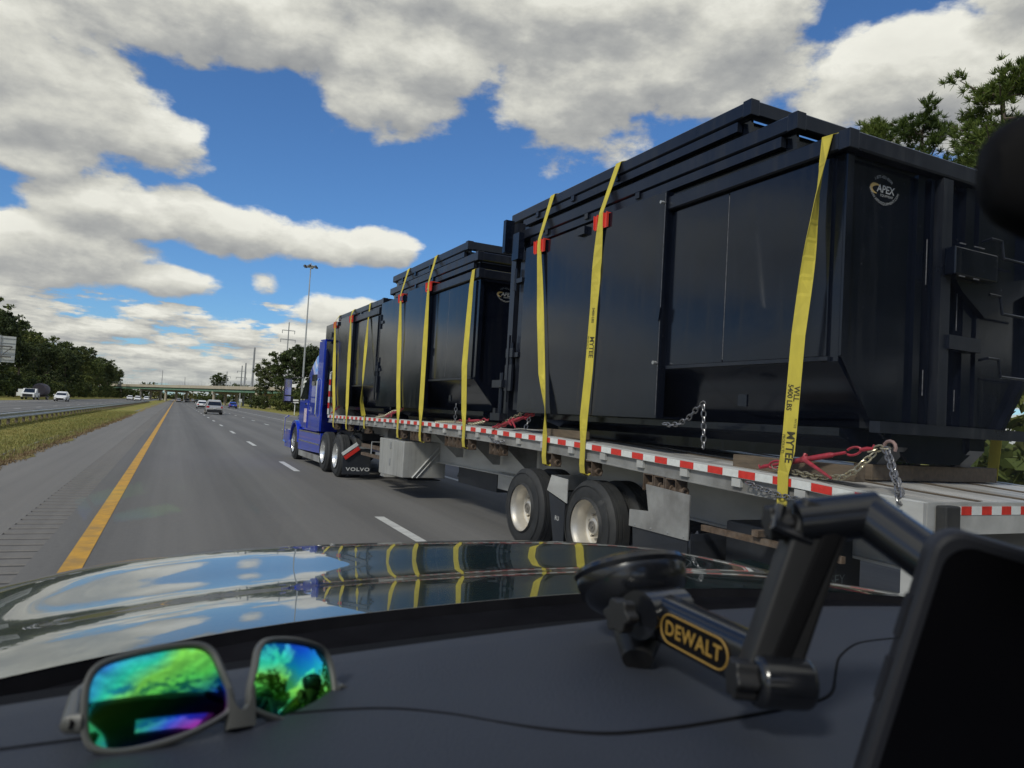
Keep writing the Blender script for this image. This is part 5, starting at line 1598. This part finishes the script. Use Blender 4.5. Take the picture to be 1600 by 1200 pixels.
# timber dunnage
def timber(x0, x1, y0, y1, z0_, z1_, lab):
    b = MB(); c = Vector(((x0 + x1) / 2, (y0 + y1) / 2, z0_))
    b.box(x0 - c.x, x1 - c.x, y0 - c.y, y1 - c.y, 0, z1_ - z0_)
    o = b.build('timber_block', wood, bevel=.006); o.location = T(*c); o.rotation_euler = (0, 0, AH)
    tag(o, lab, 'timber', 'timber blocks under the containers')
timber(.14, .24, 1.15, 2.36, zr(1.8) + .002, 1.43, 'long weathered timber on the deck edge behind the nearest strap')
timber(.70, 2.3, 1.45, 1.62, zr(1.5) + .003, 1.433, 'timber cross block under the rear of the nearest container')
timber(.13, .23, 4.75, 5.62, zr(5) + .002, 1.52, 'weathered timber on the deck edge between the two front straps of the nearest stack')
timber(.13, .23, 12.25, 12.85, zr(12.5) + .002, 1.55, 'short timber on the deck edge between the middle and front stacks')
# ================================================================ the car the photo is taken from
hood_p = pm('dark_green_car_paint', (0.016, 0.052, 0.047), 0.2, 0.6, 0.05, 2, coat=1.0, coat_rough=0.0, coat_ior=1.62)
for n_ in hood_p.node_tree.nodes:
    if n_.type == 'BSDF_PRINCIPLED': n_.inputs['Coat Roughness'].default_value = 0.004
dash_m = pm('dash_vinyl', (0.030, 0.035, 0.049), 0.55, 0, 0.12, 6, bump=0.6, bscale=520, bdist=0.001, spec=0.35, dirt=(0.045, 0.049, 0.058), dirt_amt=0.35)
trim_b = pm('matt_black_trim', (0.004, 0.004, 0.005), 0.75, 0, 0.2, 12, spec=0.12)
liner = pm('roof_lining', (0.12, 0.12, 0.12), 0.9)
gloss_b = pm('satin_black_plastic', (0.009, 0.010, 0.013), 0.2, 0, 0.2, 12, spec=0.8)
glove = empty('car', (0.5, 0.8, 0), 0, 'dark green car with hood and dashboard in the foreground, photo taken from inside it', 'car')
CO = Vector((0.5, 0.8, 0))
cf = lambda x, y, z: (x - .5, y - .8, z)
HN = [(-.6, .50), (-.35, .63), (-.114, .724), (-.023, .761), (.092, .807), (.27, .845), (.51, .872), (.725, .868), (.984, .78), (1.2, .68), (1.4, .60)]
HF = [(-.6, 1.12), (-.4, 1.28), (-.23, 1.385), (.05, 1.485), (.22, 1.515), (.56, 1.53), (.78, 1.52), (.96, 1.455), (1.09, 1.38), (1.25, 1.24), (1.4, 1.1)]
SL = [(0, 2.8), (.16, 3.8), (.27, 6.2), (.31, 8.0), (.36, 7.2), (.45, 3.0), (.58, 1.2), (.75, 1.6), (.88, 5.0), (1.0, 8.5), (1.06, 22), (1.2, 60)]
NX, NY = 110, 150
b = MB(); vs = []; fs = []
def smt(tab, x):
    return sum(lerp_tab(tab, x + d) for d in (-.09, -.06, -.03, 0, .03, .06, .09)) / 7
for i in range(NX + 1):
    x = -.32 + 1.62 * i / NX
    yn, yf = smt(HN, x), smt(HF, x)
    dx = x - .5
    side = (.075 if dx > 0 else .034) * max(0, (abs(dx) - .38) / .4) ** 2.2 + .006 * dx * dx
    z = 1.402 - side * .55; yp = yn
    dome = 1.0 / (1 + math.exp(-(x + .15) / .03))
    for j in range(NY + 1):
        t = 1.16 * j / NY
        y = yn + (yf - yn) * t
        sl = lerp_tab(SL, t + .004)
        sl = (lerp_tab(SL, t - .012) + sl + lerp_tab(SL, t + .02)) / 3
        if t < .9: sl = sl * dome + (1 - dome) * (3.2 + 1.5 * t)
        if j: z -= math.tan(radians(sl)) * (y - yp) + side * .45 * (1.0 / NY)
        yp = y
        vs.append((x, y, z))
for i in range(NX):
    for j in range(NY):
        a = i * (NY + 1) + j
        fs.append((a, a + NY + 1, a + NY + 2, a + 1))
b.add(vs, fs)
h = b.build('hood', hood_p, glove, fn=cf, smooth=True)
for p in h.data.polygons: p.use_smooth = True
try:
    at = h.data.attributes.get('sharp_edge')
    if at: h.data.attributes.remove(at)
except Exception: pass
b = MB(); b.box(-.32, 1.3, 1.3, 1.62, .55, 1.15); b.box(-.36, -.30, -2.2, 1.5, .35, 1.30); b.box(1.32, 1.38, -2.2, 1.5, .35, 1.30); b.build('body_side', hood_p, glove, fn=cf)
for sx in (-.30, 1.32):
    for yy in (1.1, -1.9): wheel_parts(glove, sx - .5 + (.12 if sx < 0 else -.12), yy - .8, .40, .40, .26, -1 if sx < 0 else 1)
# cowl between hood and windscreen
b = MB(); vs = []; fs = []
for i in range(41):
    x = -.32 + 1.62 * i / 40; yn = smt(HN, x); yw = .665 - .30 * (x - .5) ** 2
    sd = .04 * max(0, (abs(x - .5) - .38) / .4) ** 2.2
    vs += [(x, yw - .02, 1.425 - sd), (x, yw + (yn - yw) * .45, 1.396 - sd), (x, yn - .012, 1.392 - sd), (x, yn - .003, 1.388 - sd), (x, yn + .001, 1.4012 - .55 * ((.075 if x > .5 else .034) * max(0, (abs(x - .5) - .38) / .4) ** 2.2 + .006 * (x - .5) ** 2))]
for i in range(40):
    for k in range(4):
        a = i * 5 + k; fs.append((a, a + 5, a + 6, a + 1))
cowl_m = pm('cowl_plastic', (0.010, 0.010, 0.012), 0.95, 0, 0.3, 14, spec=0.0)
b.add(vs, fs); b.build('cowl', cowl_m, glove, fn=cf, smooth=True)
# dashboard
DF = [(-.6, .30), (-.3, .41), (-.071, .458), (.02, .482), (.098, .498), (.191, .512), (.31, .532), (.457, .545), (.545, .535), (.66, .51), (.9, .45), (1.3, .32)]
b = MB(); vs = []; fs = []
prof = [(-.06, 1.42), (.06, 1.452), (.15, 1.464), (.22, 1.468)]
for i in range(61):
    x = -.33 + 1.63 * i / 60; yf = smt(DF, x)
    row = [(x, yy, zz) for yy, zz in prof]
    row += [(x, .30, 1.470), (x, .36, 1.4715), (x, yf - .03, 1.471), (x, yf - .008, 1.4695), (x, yf, 1.464), (x, yf + .003, 1.45), (x, yf + .012, 1.43), (x, yf + .17, 1.415)]
    vs += row
n = len(prof) + 8
for i in range(60):
    for k in range(n - 1):
        a = i * n + k; fs.append((a, a + n, a + n + 1, a + 1))
b.add(vs, fs)
for i, f in enumerate(b.f):
    b.mi[i] = 1 if (i % (n - 1)) >= n - 4 else 0
dash = b.build('dashboard', [dash_m, trim_b], glove, fn=cf, smooth=True)
SEAM = [(-.32, .372), (-.18, .386), (-.059, .393), (-.0, .397), (.04, .3985), (.083, .397), (.115, .391), (.143, .376), (.165, .358), (.188, .342), (.214, .330), (.245, .3265), (.272, .326), (.32, .3285), (.352, .3315), (.372, .336), (.387, .344), (.402, .356), (.421, .372), (.446, .392), (.47, .406), (.487, .414), (.503, .418), (.535, .419), (.612, .4165), (.8, .40), (1.1, .35)]
def crm(pts, n=6):
    o = []
    for i in range(len(pts) - 1):
        p0 = Vector(pts[max(i - 1, 0)]); p1 = Vector(pts[i]); p2 = Vector(pts[i + 1]); p3 = Vector(pts[min(i + 2, len(pts) - 1)])
        for k in range(n):
            t = k / n
            o.append(.5 * ((2 * p1) + (p2 - p0) * t + (2 * p0 - 5 * p1 + 4 * p2 - p3) * t * t + (3 * p1 - p0 - 3 * p2 + p3) * t ** 3))
    o.append(Vector(pts[-1])); return o
sp = crm([(x, y, 1.4706) for x, y in SEAM], 5)
b = MB(); b.tube(sp, .0014, 6); b.build('panel_seam', trim_b, dash, fn=cf)
# speaker grille on the left of the dash top: small raised dots
b = MB()
for i in range(30):
    for j in range(22):
        x = -.16 + i * .0038 + (j % 2) * .0019; y = .295 + j * .0036
        if (x + .105) ** 2 / .0036 + (y - .335) ** 2 / .0016 < 1:
            b.add([(x - .001, y, 1.4712), (x, y - .001, 1.4712), (x + .001, y, 1.4712), (x, y + .001, 1.4712)], [(0, 1, 2, 3)])
tag(b.build('speaker_grille', trim_b, dash, fn=cf), kind='stuff')
# windscreen, thin and slightly reflective
gm_ = bpy.data.materials.new('windscreen_glass'); gm_.use_nodes = True
t_ = gm_.node_tree; t_.nodes.clear(); w_ = NT(t_)
o_ = w_.n('ShaderNodeOutputMaterial'); tr_ = w_.n('ShaderNodeBsdfTransparent'); gl_ = w_.n('ShaderNodeBsdfGlossy'); fr_ = w_.n('ShaderNodeFresnel'); mx_ = w_.n('ShaderNodeMixShader')
tr_.inputs[0].default_value = (.95, .975, .96, 1); gl_.inputs['Roughness'].default_value = 0.01; fr_.inputs['IOR'].default_value = 1.3
w_.link(w_.m('MULTIPLY', fr_.outputs[0], .6), mx_.inputs[0]); w_.link(tr_.outputs[0], mx_.inputs[1]); w_.link(gl_.outputs[0], mx_.inputs[2]); w_.link(mx_.outputs[0], o_.inputs[0])
b = MB(); vs = []; fs = []
for i in range(25):
    x = -.34 + 1.68 * i / 24
    for j in range(13):
        z = 1.418 + .47 * j / 12; v = (z - 1.418)
        y = .665 - .30 * (x - .5) ** 2 - 1.42 * v - .28 * v * v
        vs.append((x, y, z))
for i in range(24):
    for j in range(12):
        a = i * 13 + j; fs.append((a, a + 13, a + 14, a + 1))
b.add(vs, fs); b.build('windscreen', gm_, glove, fn=cf, smooth=True)
# cabin shell
b = MB()
b.prism([(-.30, -1.9), (1.30, -1.9), (1.30, -.10), (-.30, -.10), (-.30, -.38), (-.03, -.38), (.60, -.38), (.60, -.80), (-.03, -.80), (-.03, -.3801), (-.30, -.3801)], 'z', 1.89, 1.93)  # roof opening added so the sunglass lenses mirror a bright patch
b.build('roof', liner, glove, fn=cf)
for sx in (-.36, 1.32):
    b = MB(); b.box(sx, sx + .04, -.62, -.50, 1.30, 1.9); b.build('door_pillar', liner, glove, fn=cf)
    b = MB(); b.tube([(sx + .02, .47, 1.40), (sx + .03, -.12, 1.89)], .035, 8); b.build('windscreen_pillar', trim_b, glove, fn=cf)
    b = MB(); b.box(sx, sx + .04, -1.95, -1.8, 1.30, 1.9); b.build('rear_pillar', liner, glove, fn=cf)
b = MB(); b.box(-.30, 1.30, -1.95, -1.9, .5, 1.45); b.build('rear_panel', trim_b, glove, fn=cf)
b = MB(); b.box(-.30, 1.30, -1.9, .5, .42, .46); b.build('floor', trim_b, glove, fn=cf)
for sx in (.0, 1.0):
    b = MB(); b.box(sx - .25, sx + .25, -.75, -.55, .9, 1.5); b.build('seat_back', trim_b, glove, fn=cf, bevel=.04)
b = MB(); b.box(-.30, 1.30, .0, .42, .6, 1.41); b.build('dash_body', trim_b, glove, fn=cf)
# rear view mirror close above the camera
Xc = X_AX
b = MB(); mc = Vector((.224, .129, 1.7085)) + Xc * .078
b.lathe([(0.0, -.10), (.012, -.097), (.022, -.082), (.026, -.06), (.027, 0), (.026, .06), (.02, .09), (0, .1)], basis(mc, Y_AX * 1.0, Xc.cross(Y_AX) * -1) @ Matrix.Identity(4), 20)
b.v = []; b.f = []; b.mi = []
Mm = Matrix.Translation(mc) @ Matrix(((Xc.x, Y_AX.x, Z_AX.x), (Xc.y, Y_AX.y, Z_AX.y), (Xc.z, Y_AX.z, Z_AX.z))).to_4x4()
vs = []; fs = []
for i in range(17):
    a = -pi / 2 + pi * i / 16
    for k in range(24):
        th = 2 * pi * k / 24
        q = lambda c, e: (abs(c) ** e) * (1 if c >= 0 else -1)
        vs.append(Mm @ Vector((.098 * q(sin(a), .8), .026 * q(cos(a), .6) * q(cos(th), .8), .016 * q(cos(a), .6) * q(sin(th), .8))))
for i in range(16):
    for k in range(24):
        l = (k + 1) % 24; fs.append((i * 24 + k, i * 24 + l, (i + 1) * 24 + l, (i + 1) * 24 + k))
b.add(vs, fs); rm = b.build('rear_view_mirror', trim_b, glove, fn=cf, smooth=True)
b = MB(); b.tube([mc, mc + Vector((.02, .0, .05)), Vector((.36, .05, 1.84))], .008, 8); b.build('mirror_stalk', trim_b, glove, fn=cf)

# ---------------------------------------------------------------- phone mount with suction cup
mt = empty('suction_phone_mount', (.31, .42, 1.4715), 0, 'black articulated suction cup phone mount with gold lettered badge', 'phone mount')
MO = Vector((.31, .42, 1.4715)); mf = lambda x, y, z: (x - MO.x, y - MO.y, z - MO.z)
cup_c = Vector((.314, .468, 1.5265)); cn = Vector((-.05, .45, .89)).normalized()
cb = basis(cup_c, Vector((1, 0, 0)), cn.cross(Vector((1, 0, 0))))
b = MB(); b.lathe([(0, .004), (.030, .003), (.0405, -.001), (.0415, -.004), (.0400, -.007)], cb, 48); cupo = b.build('suction_cup', gloss_b, mt, fn=mf, smooth=True)
b = MB(); b.lathe([(.0400, -.0072), (.0402, -.011), (.0385, -.019), (.034, -.026), (.026, -.032), (0, -.033)], cb, 48); b.build('cup_housing', gloss_b, mt, fn=mf, smooth=True)
b = MB(); c0 = cup_c - cn * .028
b.tube([c0, Vector((.296, .425, 1.492)), Vector((.284, .408, 1.478))], [.022, .018, .010], 12); b.build('cup_base', black_pl, mt, fn=mf, smooth=True)
def knob(c, ax, r, hgt, nm='tightening_knob'):
    ax = Vector(ax).normalized(); s = ax.cross(Vector((0, 0, 1))).normalized(); B = basis(c, s, ax.cross(s))
    b = MB(); pr = []
    for k in range(36):
        a = 2 * pi * k / 36; rr = r * (1 + .13 * cos(6 * a)); pr.append((rr * cos(a), rr * sin(a)))
    b.prism(pr, 'z', 0, hgt); b.v = [tuple(B @ Vector(v)) for v in b.v]
    return b.build(nm, black_pl, mt, fn=mf, bevel=.001)
def rbar(p, q, wv, w, th, r=.004, mat=None, nm='arm'):
    p, q = Vector(p), Vector(q); d = (q - p); L = d.length; d.normalize(); wv = Vector(wv); wv = (wv - d * wv.dot(d)).normalized()
    B = basis(p, wv, d.cross(wv)); pr = []
    for (cx_, cy_, a0) in ((w / 2 - r, th / 2 - r, 0), (-w / 2 + r, th / 2 - r, 90), (-w / 2 + r, -th / 2 + r, 180), (w / 2 - r, -th / 2 + r, 270)):
        for k in range(5):
            a = radians(a0 + 90 * k / 4); pr.append((cx_ + r * cos(a), cy_ + r * sin(a)))
    b = MB(); b.prism(pr, 'z', 0, L); b.v = [tuple(B @ Vector(v)) for v in b.v]
    return b.build(nm, mat or gloss_b, mt, fn=mf, smooth=True)
j1 = Vector((.300, .410, 1.506)); a1 = Vector((.303, .311, 1.502))
b = MB(); b.tube([j1 + Vector((-.020, -.006, .002)), j1 + Vector((.020, .006, 0))], .0155, 20); b.build('cup_joint', gloss_b, mt, fn=mf, smooth=True)
knob(j1 + Vector((-.030, -.008, .003)), (-1, -.25, .1), .010, .010)
rbar(j1, a1, (0, 0, 1), .029, .022, .007)
badge_y = pm('badge_gold_print', (0.30, 0.18, 0.035), 0.6)
# badge on the side of the lower arm
dA = (a1 - j1).normalized(); upv = Vector((0, 0, 1)); nB = dA.cross(upv).normalized() * -1
if nB.x > 0: nB = -nB
upB = nB.cross(dA); upB = upB if upB.z > 0 else -upB
bc = j1.lerp(a1, .50) + nB * .0112
Bb = basis(bc, dA, upB)
def stad(w, hh, n=10):
    o = []
    for s_, a0 in ((1, -90), (-1, 90)):
        for k in range(n + 1):
            a = radians(a0 + 180 * k / n); o.append((s_ * (w / 2 - hh / 2) + hh / 2 * cos(a), hh / 2 * sin(a)))
    return o
b = MB(); b.prism(stad(.060, .0175), 'z', 0, .0006); b.v = [tuple(Bb @ Vector(v)) for v in b.v]; bd = b.build('badge', trim_b, mt, fn=mf)
b = MB(); pts = [Bb @ Vector((x, y, .001)) for x, y in stad(.060, .0175)]; b.tube(pts + [pts[0]], .0006, 5, cap=False); b.build('badge_border', badge_y, bd, fn=mf)
me = text_mesh('DEWALT', .0118, badge_y, bold=True, spacing=1.1); me.transform(Matrix.Diagonal((1.0, 1.05, 1, 1)))
Mx = Bb.copy(); Mx.translation = Bb @ Vector((0, 0, .0016)) - MO; inst(me, 'badge_lettering', bd, M=Mx)
# lower joint, flat upper arm, top joint, third arm
j2 = Vector((.294, .305, 1.5015))
b = MB(); b.tube([j2 + Vector((-.012, -.004, .0)), j2 + Vector((.017, -.013, -.001))], .0135, 20); b.build('lower_joint', gloss_b, mt, fn=mf, smooth=True, bevel=.003)
knob(j2 + Vector((-.011, -.003, .0)), (-.9, .35, .05), .0095, .012)
j3 = Vector((.332, .291, 1.5855))
rbar(j2 + Vector((-.002, .002, -.010)), j3 + Vector((-.010, .006, .006)), Xc, .028, .018, .003, black_pl)
rbar(j2 + Vector((.000, -.007, .006)), j3 + Vector((-.012, -.003, -.006)), Xc, .010, .004, .0015, trim_b, 'arm_rib')
b = MB(); b.tube([j3 + Vector((-.024, .012, -.003)), j3 + Vector((.016, -.006, .004))], .0125, 20); b.build('upper_joint', gloss_b, mt, fn=mf, smooth=True)
knob(j3 + Vector((-.026, .014, -.003)), (-.9, .42, -.1), .009, .012)
b = MB(); b.tube([j3 + Vector((-.034, .012, .006)), j3 + Vector((-.040, .010, -.004)), j3 + Vector((-.022, .002, -.012))], [.003, .004, .002], 8); b.build('release_lever', gloss_b, mt, fn=mf, smooth=True)
a3 = Vector((.349, .214, 1.553))
b = MB(); b.tube([j3 + Vector((.012, -.004, .003)), a3], [.0125, .0118], 20); b.build('arm', gloss_b, mt, fn=mf, smooth=True)
# tablet held by the mount
tl = Vector((.3135, .2235, 1.5938)); bl = Vector((.2925, .2425, 1.479)); dn_ = (bl - tl).normalized(); wx = Vector((.86, -.50, .10)); wx = (wx - dn_ * wx.dot(dn_)).normalized()
tbl = empty('tablet', tl + dn_ * .2, 0, 'large dark tablet held by the mount, leaning at the right edge', 'tablet')
TB = basis(tl, wx, -dn_)
W_, H_, r_ = .24, .19, .013
pr = []
for (cx_, cy_, a0) in ((W_ - r_, -r_, 0), (r_, -r_, 90), (r_, -H_ + r_, 180), (W_ - r_, -H_ + r_, 270)):
    for k in range(8):
        a = radians(a0 + 90 * k / 7); pr.append((cx_ + r_ * cos(a), cy_ + r_ * sin(a)))
tb0 = tl + dn_ * .2
b = MB(); b.prism(pr, 'z', -.012, 0); b.v = [tuple(TB @ Vector(v)) for v in b.v]
case_m = pm('tablet_case', (0.012, 0.013, 0.018), 0.5, 0, .1, 20)
b.build('case', case_m, tbl, fn=lambda x, y, z: tuple(Vector((x, y, z)) - tb0), bevel=.003)
pr2 = [(.006 + (x * (W_ - .012) / W_), -.006 + (y * (H_ - .012) / H_)) for x, y in pr]
b = MB(); b.prism(pr2, 'z', .0003, .0009); b.v = [tuple(TB @ Vector(v)) for v in b.v]; b.build('screen', pm('dark_screen', (0.002, 0.002, 0.003), 0.35, spec=0.15), tbl, fn=lambda x, y, z: tuple(Vector((x, y, z)) - tb0))
for k in range(2):
    b = MB(); b.box(-.0012, -.0001, -.055 - k * .03, -.035 - k * .03, -.009, -.004); b.v = [tuple(TB @ Vector(v)) for v in b.v]; b.build('side_button', case_m, tbl, fn=lambda x, y, z: tuple(Vector((x, y, z)) - tb0))

# ---------------------------------------------------------------- sunglasses
GO = Vector((.0035, .385, 1.4925)); el_ = radians(31)
gn = Vector((.07, -cos(el_), sin(el_))).normalized(); gt = Vector((1, 0.02, .085)); gt = (gt - gn * gt.dot(gn)).normalized(); gh = gn.cross(gt)
if gh.z < 0: gh = -gh
RW_ = .125
sgl = empty('sunglasses', (.035, .385, 1.4715), 0, 'grey framed sunglasses with rainbow mirrored lenses lying upside down on the dashboard', 'sunglasses')
SG = Vector((.035, .385, 1.4715)); sf = lambda x, y, z: (x - SG.x, y - SG.y, z - SG.z)
def GP_(s, hh, d=0.0):
    th = s / RW_
    n_ = gn * cos(th) + gt * sin(th)
    return GO + gt * (RW_ * sin(th)) - gn * (RW_ * (1 - cos(th))) + gh * hh * 1.08 - n_ * (hh * hh / .16) + n_ * d
LO = [(-.0335, .0120), (-.029, .0195), (-.0187, .0225), (0, .0245), (.018, .0240), (.0262, .019), (.0305, .008), (.0345, -.004), (.0345, -.0125), (.0290, -.017), (.013, -.0225), (-.004, -.0250), (-.020, -.0245), (-.0305, -.0205), (-.034, -.013), (-.0345, .0)]
def closed(pts, n=4):
    m = len(pts); o = []
    for i in range(m):
        p0, p1, p2, p3 = [Vector((*pts[(i + k) % m], 0)) for k in (-1, 0, 1, 2)]
        for k in range(n):
            t = k / n
            q = .5 * ((2 * p1) + (p2 - p0) * t + (2 * p0 - 5 * p1 + 4 * p2 - p3) * t * t + (3 * p1 - p0 - 3 * p2 + p3) * t ** 3); o.append((q.x, q.y))
    return o
lens_m = bpy.data.materials.new('rainbow_mirror_lens'); lens_m.use_nodes = True
t_ = lens_m.node_tree; t_.nodes.clear(); w_ = NT(t_)
o_ = w_.n('ShaderNodeOutputMaterial'); p_ = w_.n('ShaderNodeBsdfPrincipled'); w_.link(p_.outputs[0], o_.inputs[0])
tc2 = w_.n('ShaderNodeTexCoord'); ox, oy, oz = w_.sep(tc2.outputs['Object'])
wob = w_.noise(tc2.outputs['Object'], 30, 3, .5)
v_ = w_.m('ADD', w_.m('MULTIPLY', w_.m('SUBTRACT', w_.m('ABSOLUTE', ox), .035), 9.0), w_.m('MULTIPLY', oz, 17.0)); v_ = w_.m('ADD', v_, w_.m('MULTIPLY_ADD', wob, .45, -.12)); v_ = w_.m('ADD', v_, w_.m('MULTIPLY', w_.m('GREATER_THAN', ox, 0.0), .24))
cr = w_.ramp(v_, [(0.0, (.30, .04, .42)), (.13, (.05, .12, .85)), (.22, (.03, .35, .35)), (.36, (.12, .85, .16)), (.52, (.30, 1.0, .15)), (.64, (.05, .95, .65)), (.80, (.05, .35, 1.0)), (.95, (.25, .12, 1.0))])
w_.link(cr, p_.inputs['Base Color']); p_.inputs['Metallic'].default_value = 1.0; p_.inputs['Roughness'].default_value = .05
frame_m = pm('grey_glasses_frame', (0.085, 0.087, 0.083), 0.4, 0, .06, 40, spec=.5)
for ci, mir in ((0.0, 1), (.0725, -1)):
    out = [(ci + mir * x * .86, y * .76) for x, y in closed(LO)]
    b = MB(); vs = [GP_(ci, 0)]; fs = []; n = len(out); RR = 6
    for r in range(1, RR + 1):
        for (s, hh) in out: vs.append(GP_(ci + (s - ci) * r / RR, hh * r / RR))
    for k in range(n): fs.append((0, 1 + k, 1 + (k + 1) % n))
    for r in range(RR - 1):
        for k in range(n):
            l = (k + 1) % n; a = 1 + r * n
            fs.append((a + k, a + n + k, a + n + l, a + l))
    b.add(vs, fs); b.build('lens', lens_m, sgl, fn=sf, smooth=True)
    b = MB(); ring = [(ci + (s - ci) * 1.045, hh * 1.06) for s, hh in out]; vs = []; fs = []
    for (s, hh) in ring:
        c = GP_(s, hh); rad = (c - GP_(ci, 0)).normalized(); nn = (GP_(s, hh, 1) - c).normalized()
        for k in range(8):
            a = 2 * pi * k / 8; vs.append(c + rad * cos(a) * .0018 + nn * sin(a) * .0027)
    for i in range(n):
        j = (i + 1) % n
        for k in range(8):
            l = (k + 1) % 8; fs.append((i * 8 + k, i * 8 + l, j * 8 + l, j * 8 + k))
    b.add(vs, fs); b.build('rim', frame_m, sgl, fn=sf, smooth=True)
# bridge (at the bottom, the glasses lie upside down)
b = MB(); NB = 10; vs = []; fs = []
for i in range(NB + 1):
    s = .0295 + .0135 * i / NB; u = abs(i / NB - .5) * 2
    top = -.006 + .010 * u ** 2 - .006; bot = -.019 + .0 * u
    for (hh, d) in ((top, .003), (top, -.003), (bot, -.003), (bot, .003)): vs.append(GP_(s, hh, d))
for i in range(NB):
    for k in range(4):
        l = (k + 1) % 4; fs.append((i * 4 + k, i * 4 + l, (i + 1) * 4 + l, (i + 1) * 4 + k))
fs.append((0, 1, 2, 3)); fs.append((NB * 4 + 3, NB * 4 + 2, NB * 4 + 1, NB * 4)); b.add(vs, fs); b.build('bridge', frame_m, sgl, fn=sf, smooth=True)
for s0, s_ in ((-.0325, -1), (.105, 1)):
    p0 = GP_(s0, -.006); p1 = p0 + gt * (.004 * s_) + Vector((0, .0, .0))
    th = s0 / RW_; back = (gn * cos(th) + gt * sin(th)) * -1
    hd = Vector((.10 if s_ < 0 else -.45, 1, 0)).normalized()
    p2 = p1 + hd * .03 + Vector((-.004 if s_ < 0 else .0, 0, .002)); p3 = p1 + hd * .075; p3.z = 1.476 if s_ > 0 else 1.480
    b = MB(); b.tube([p0, p1, p2, p3], [.0045, .0042, .003, .0028], 10); b.build('temple', frame_m, sgl, fn=sf, smooth=True)
    b = MB(); b.tube([p0, p0 + gn * .002 + gt * (.0045 * s_)], .0022, 8); b.build('hinge', trim_b, sgl, fn=sf)
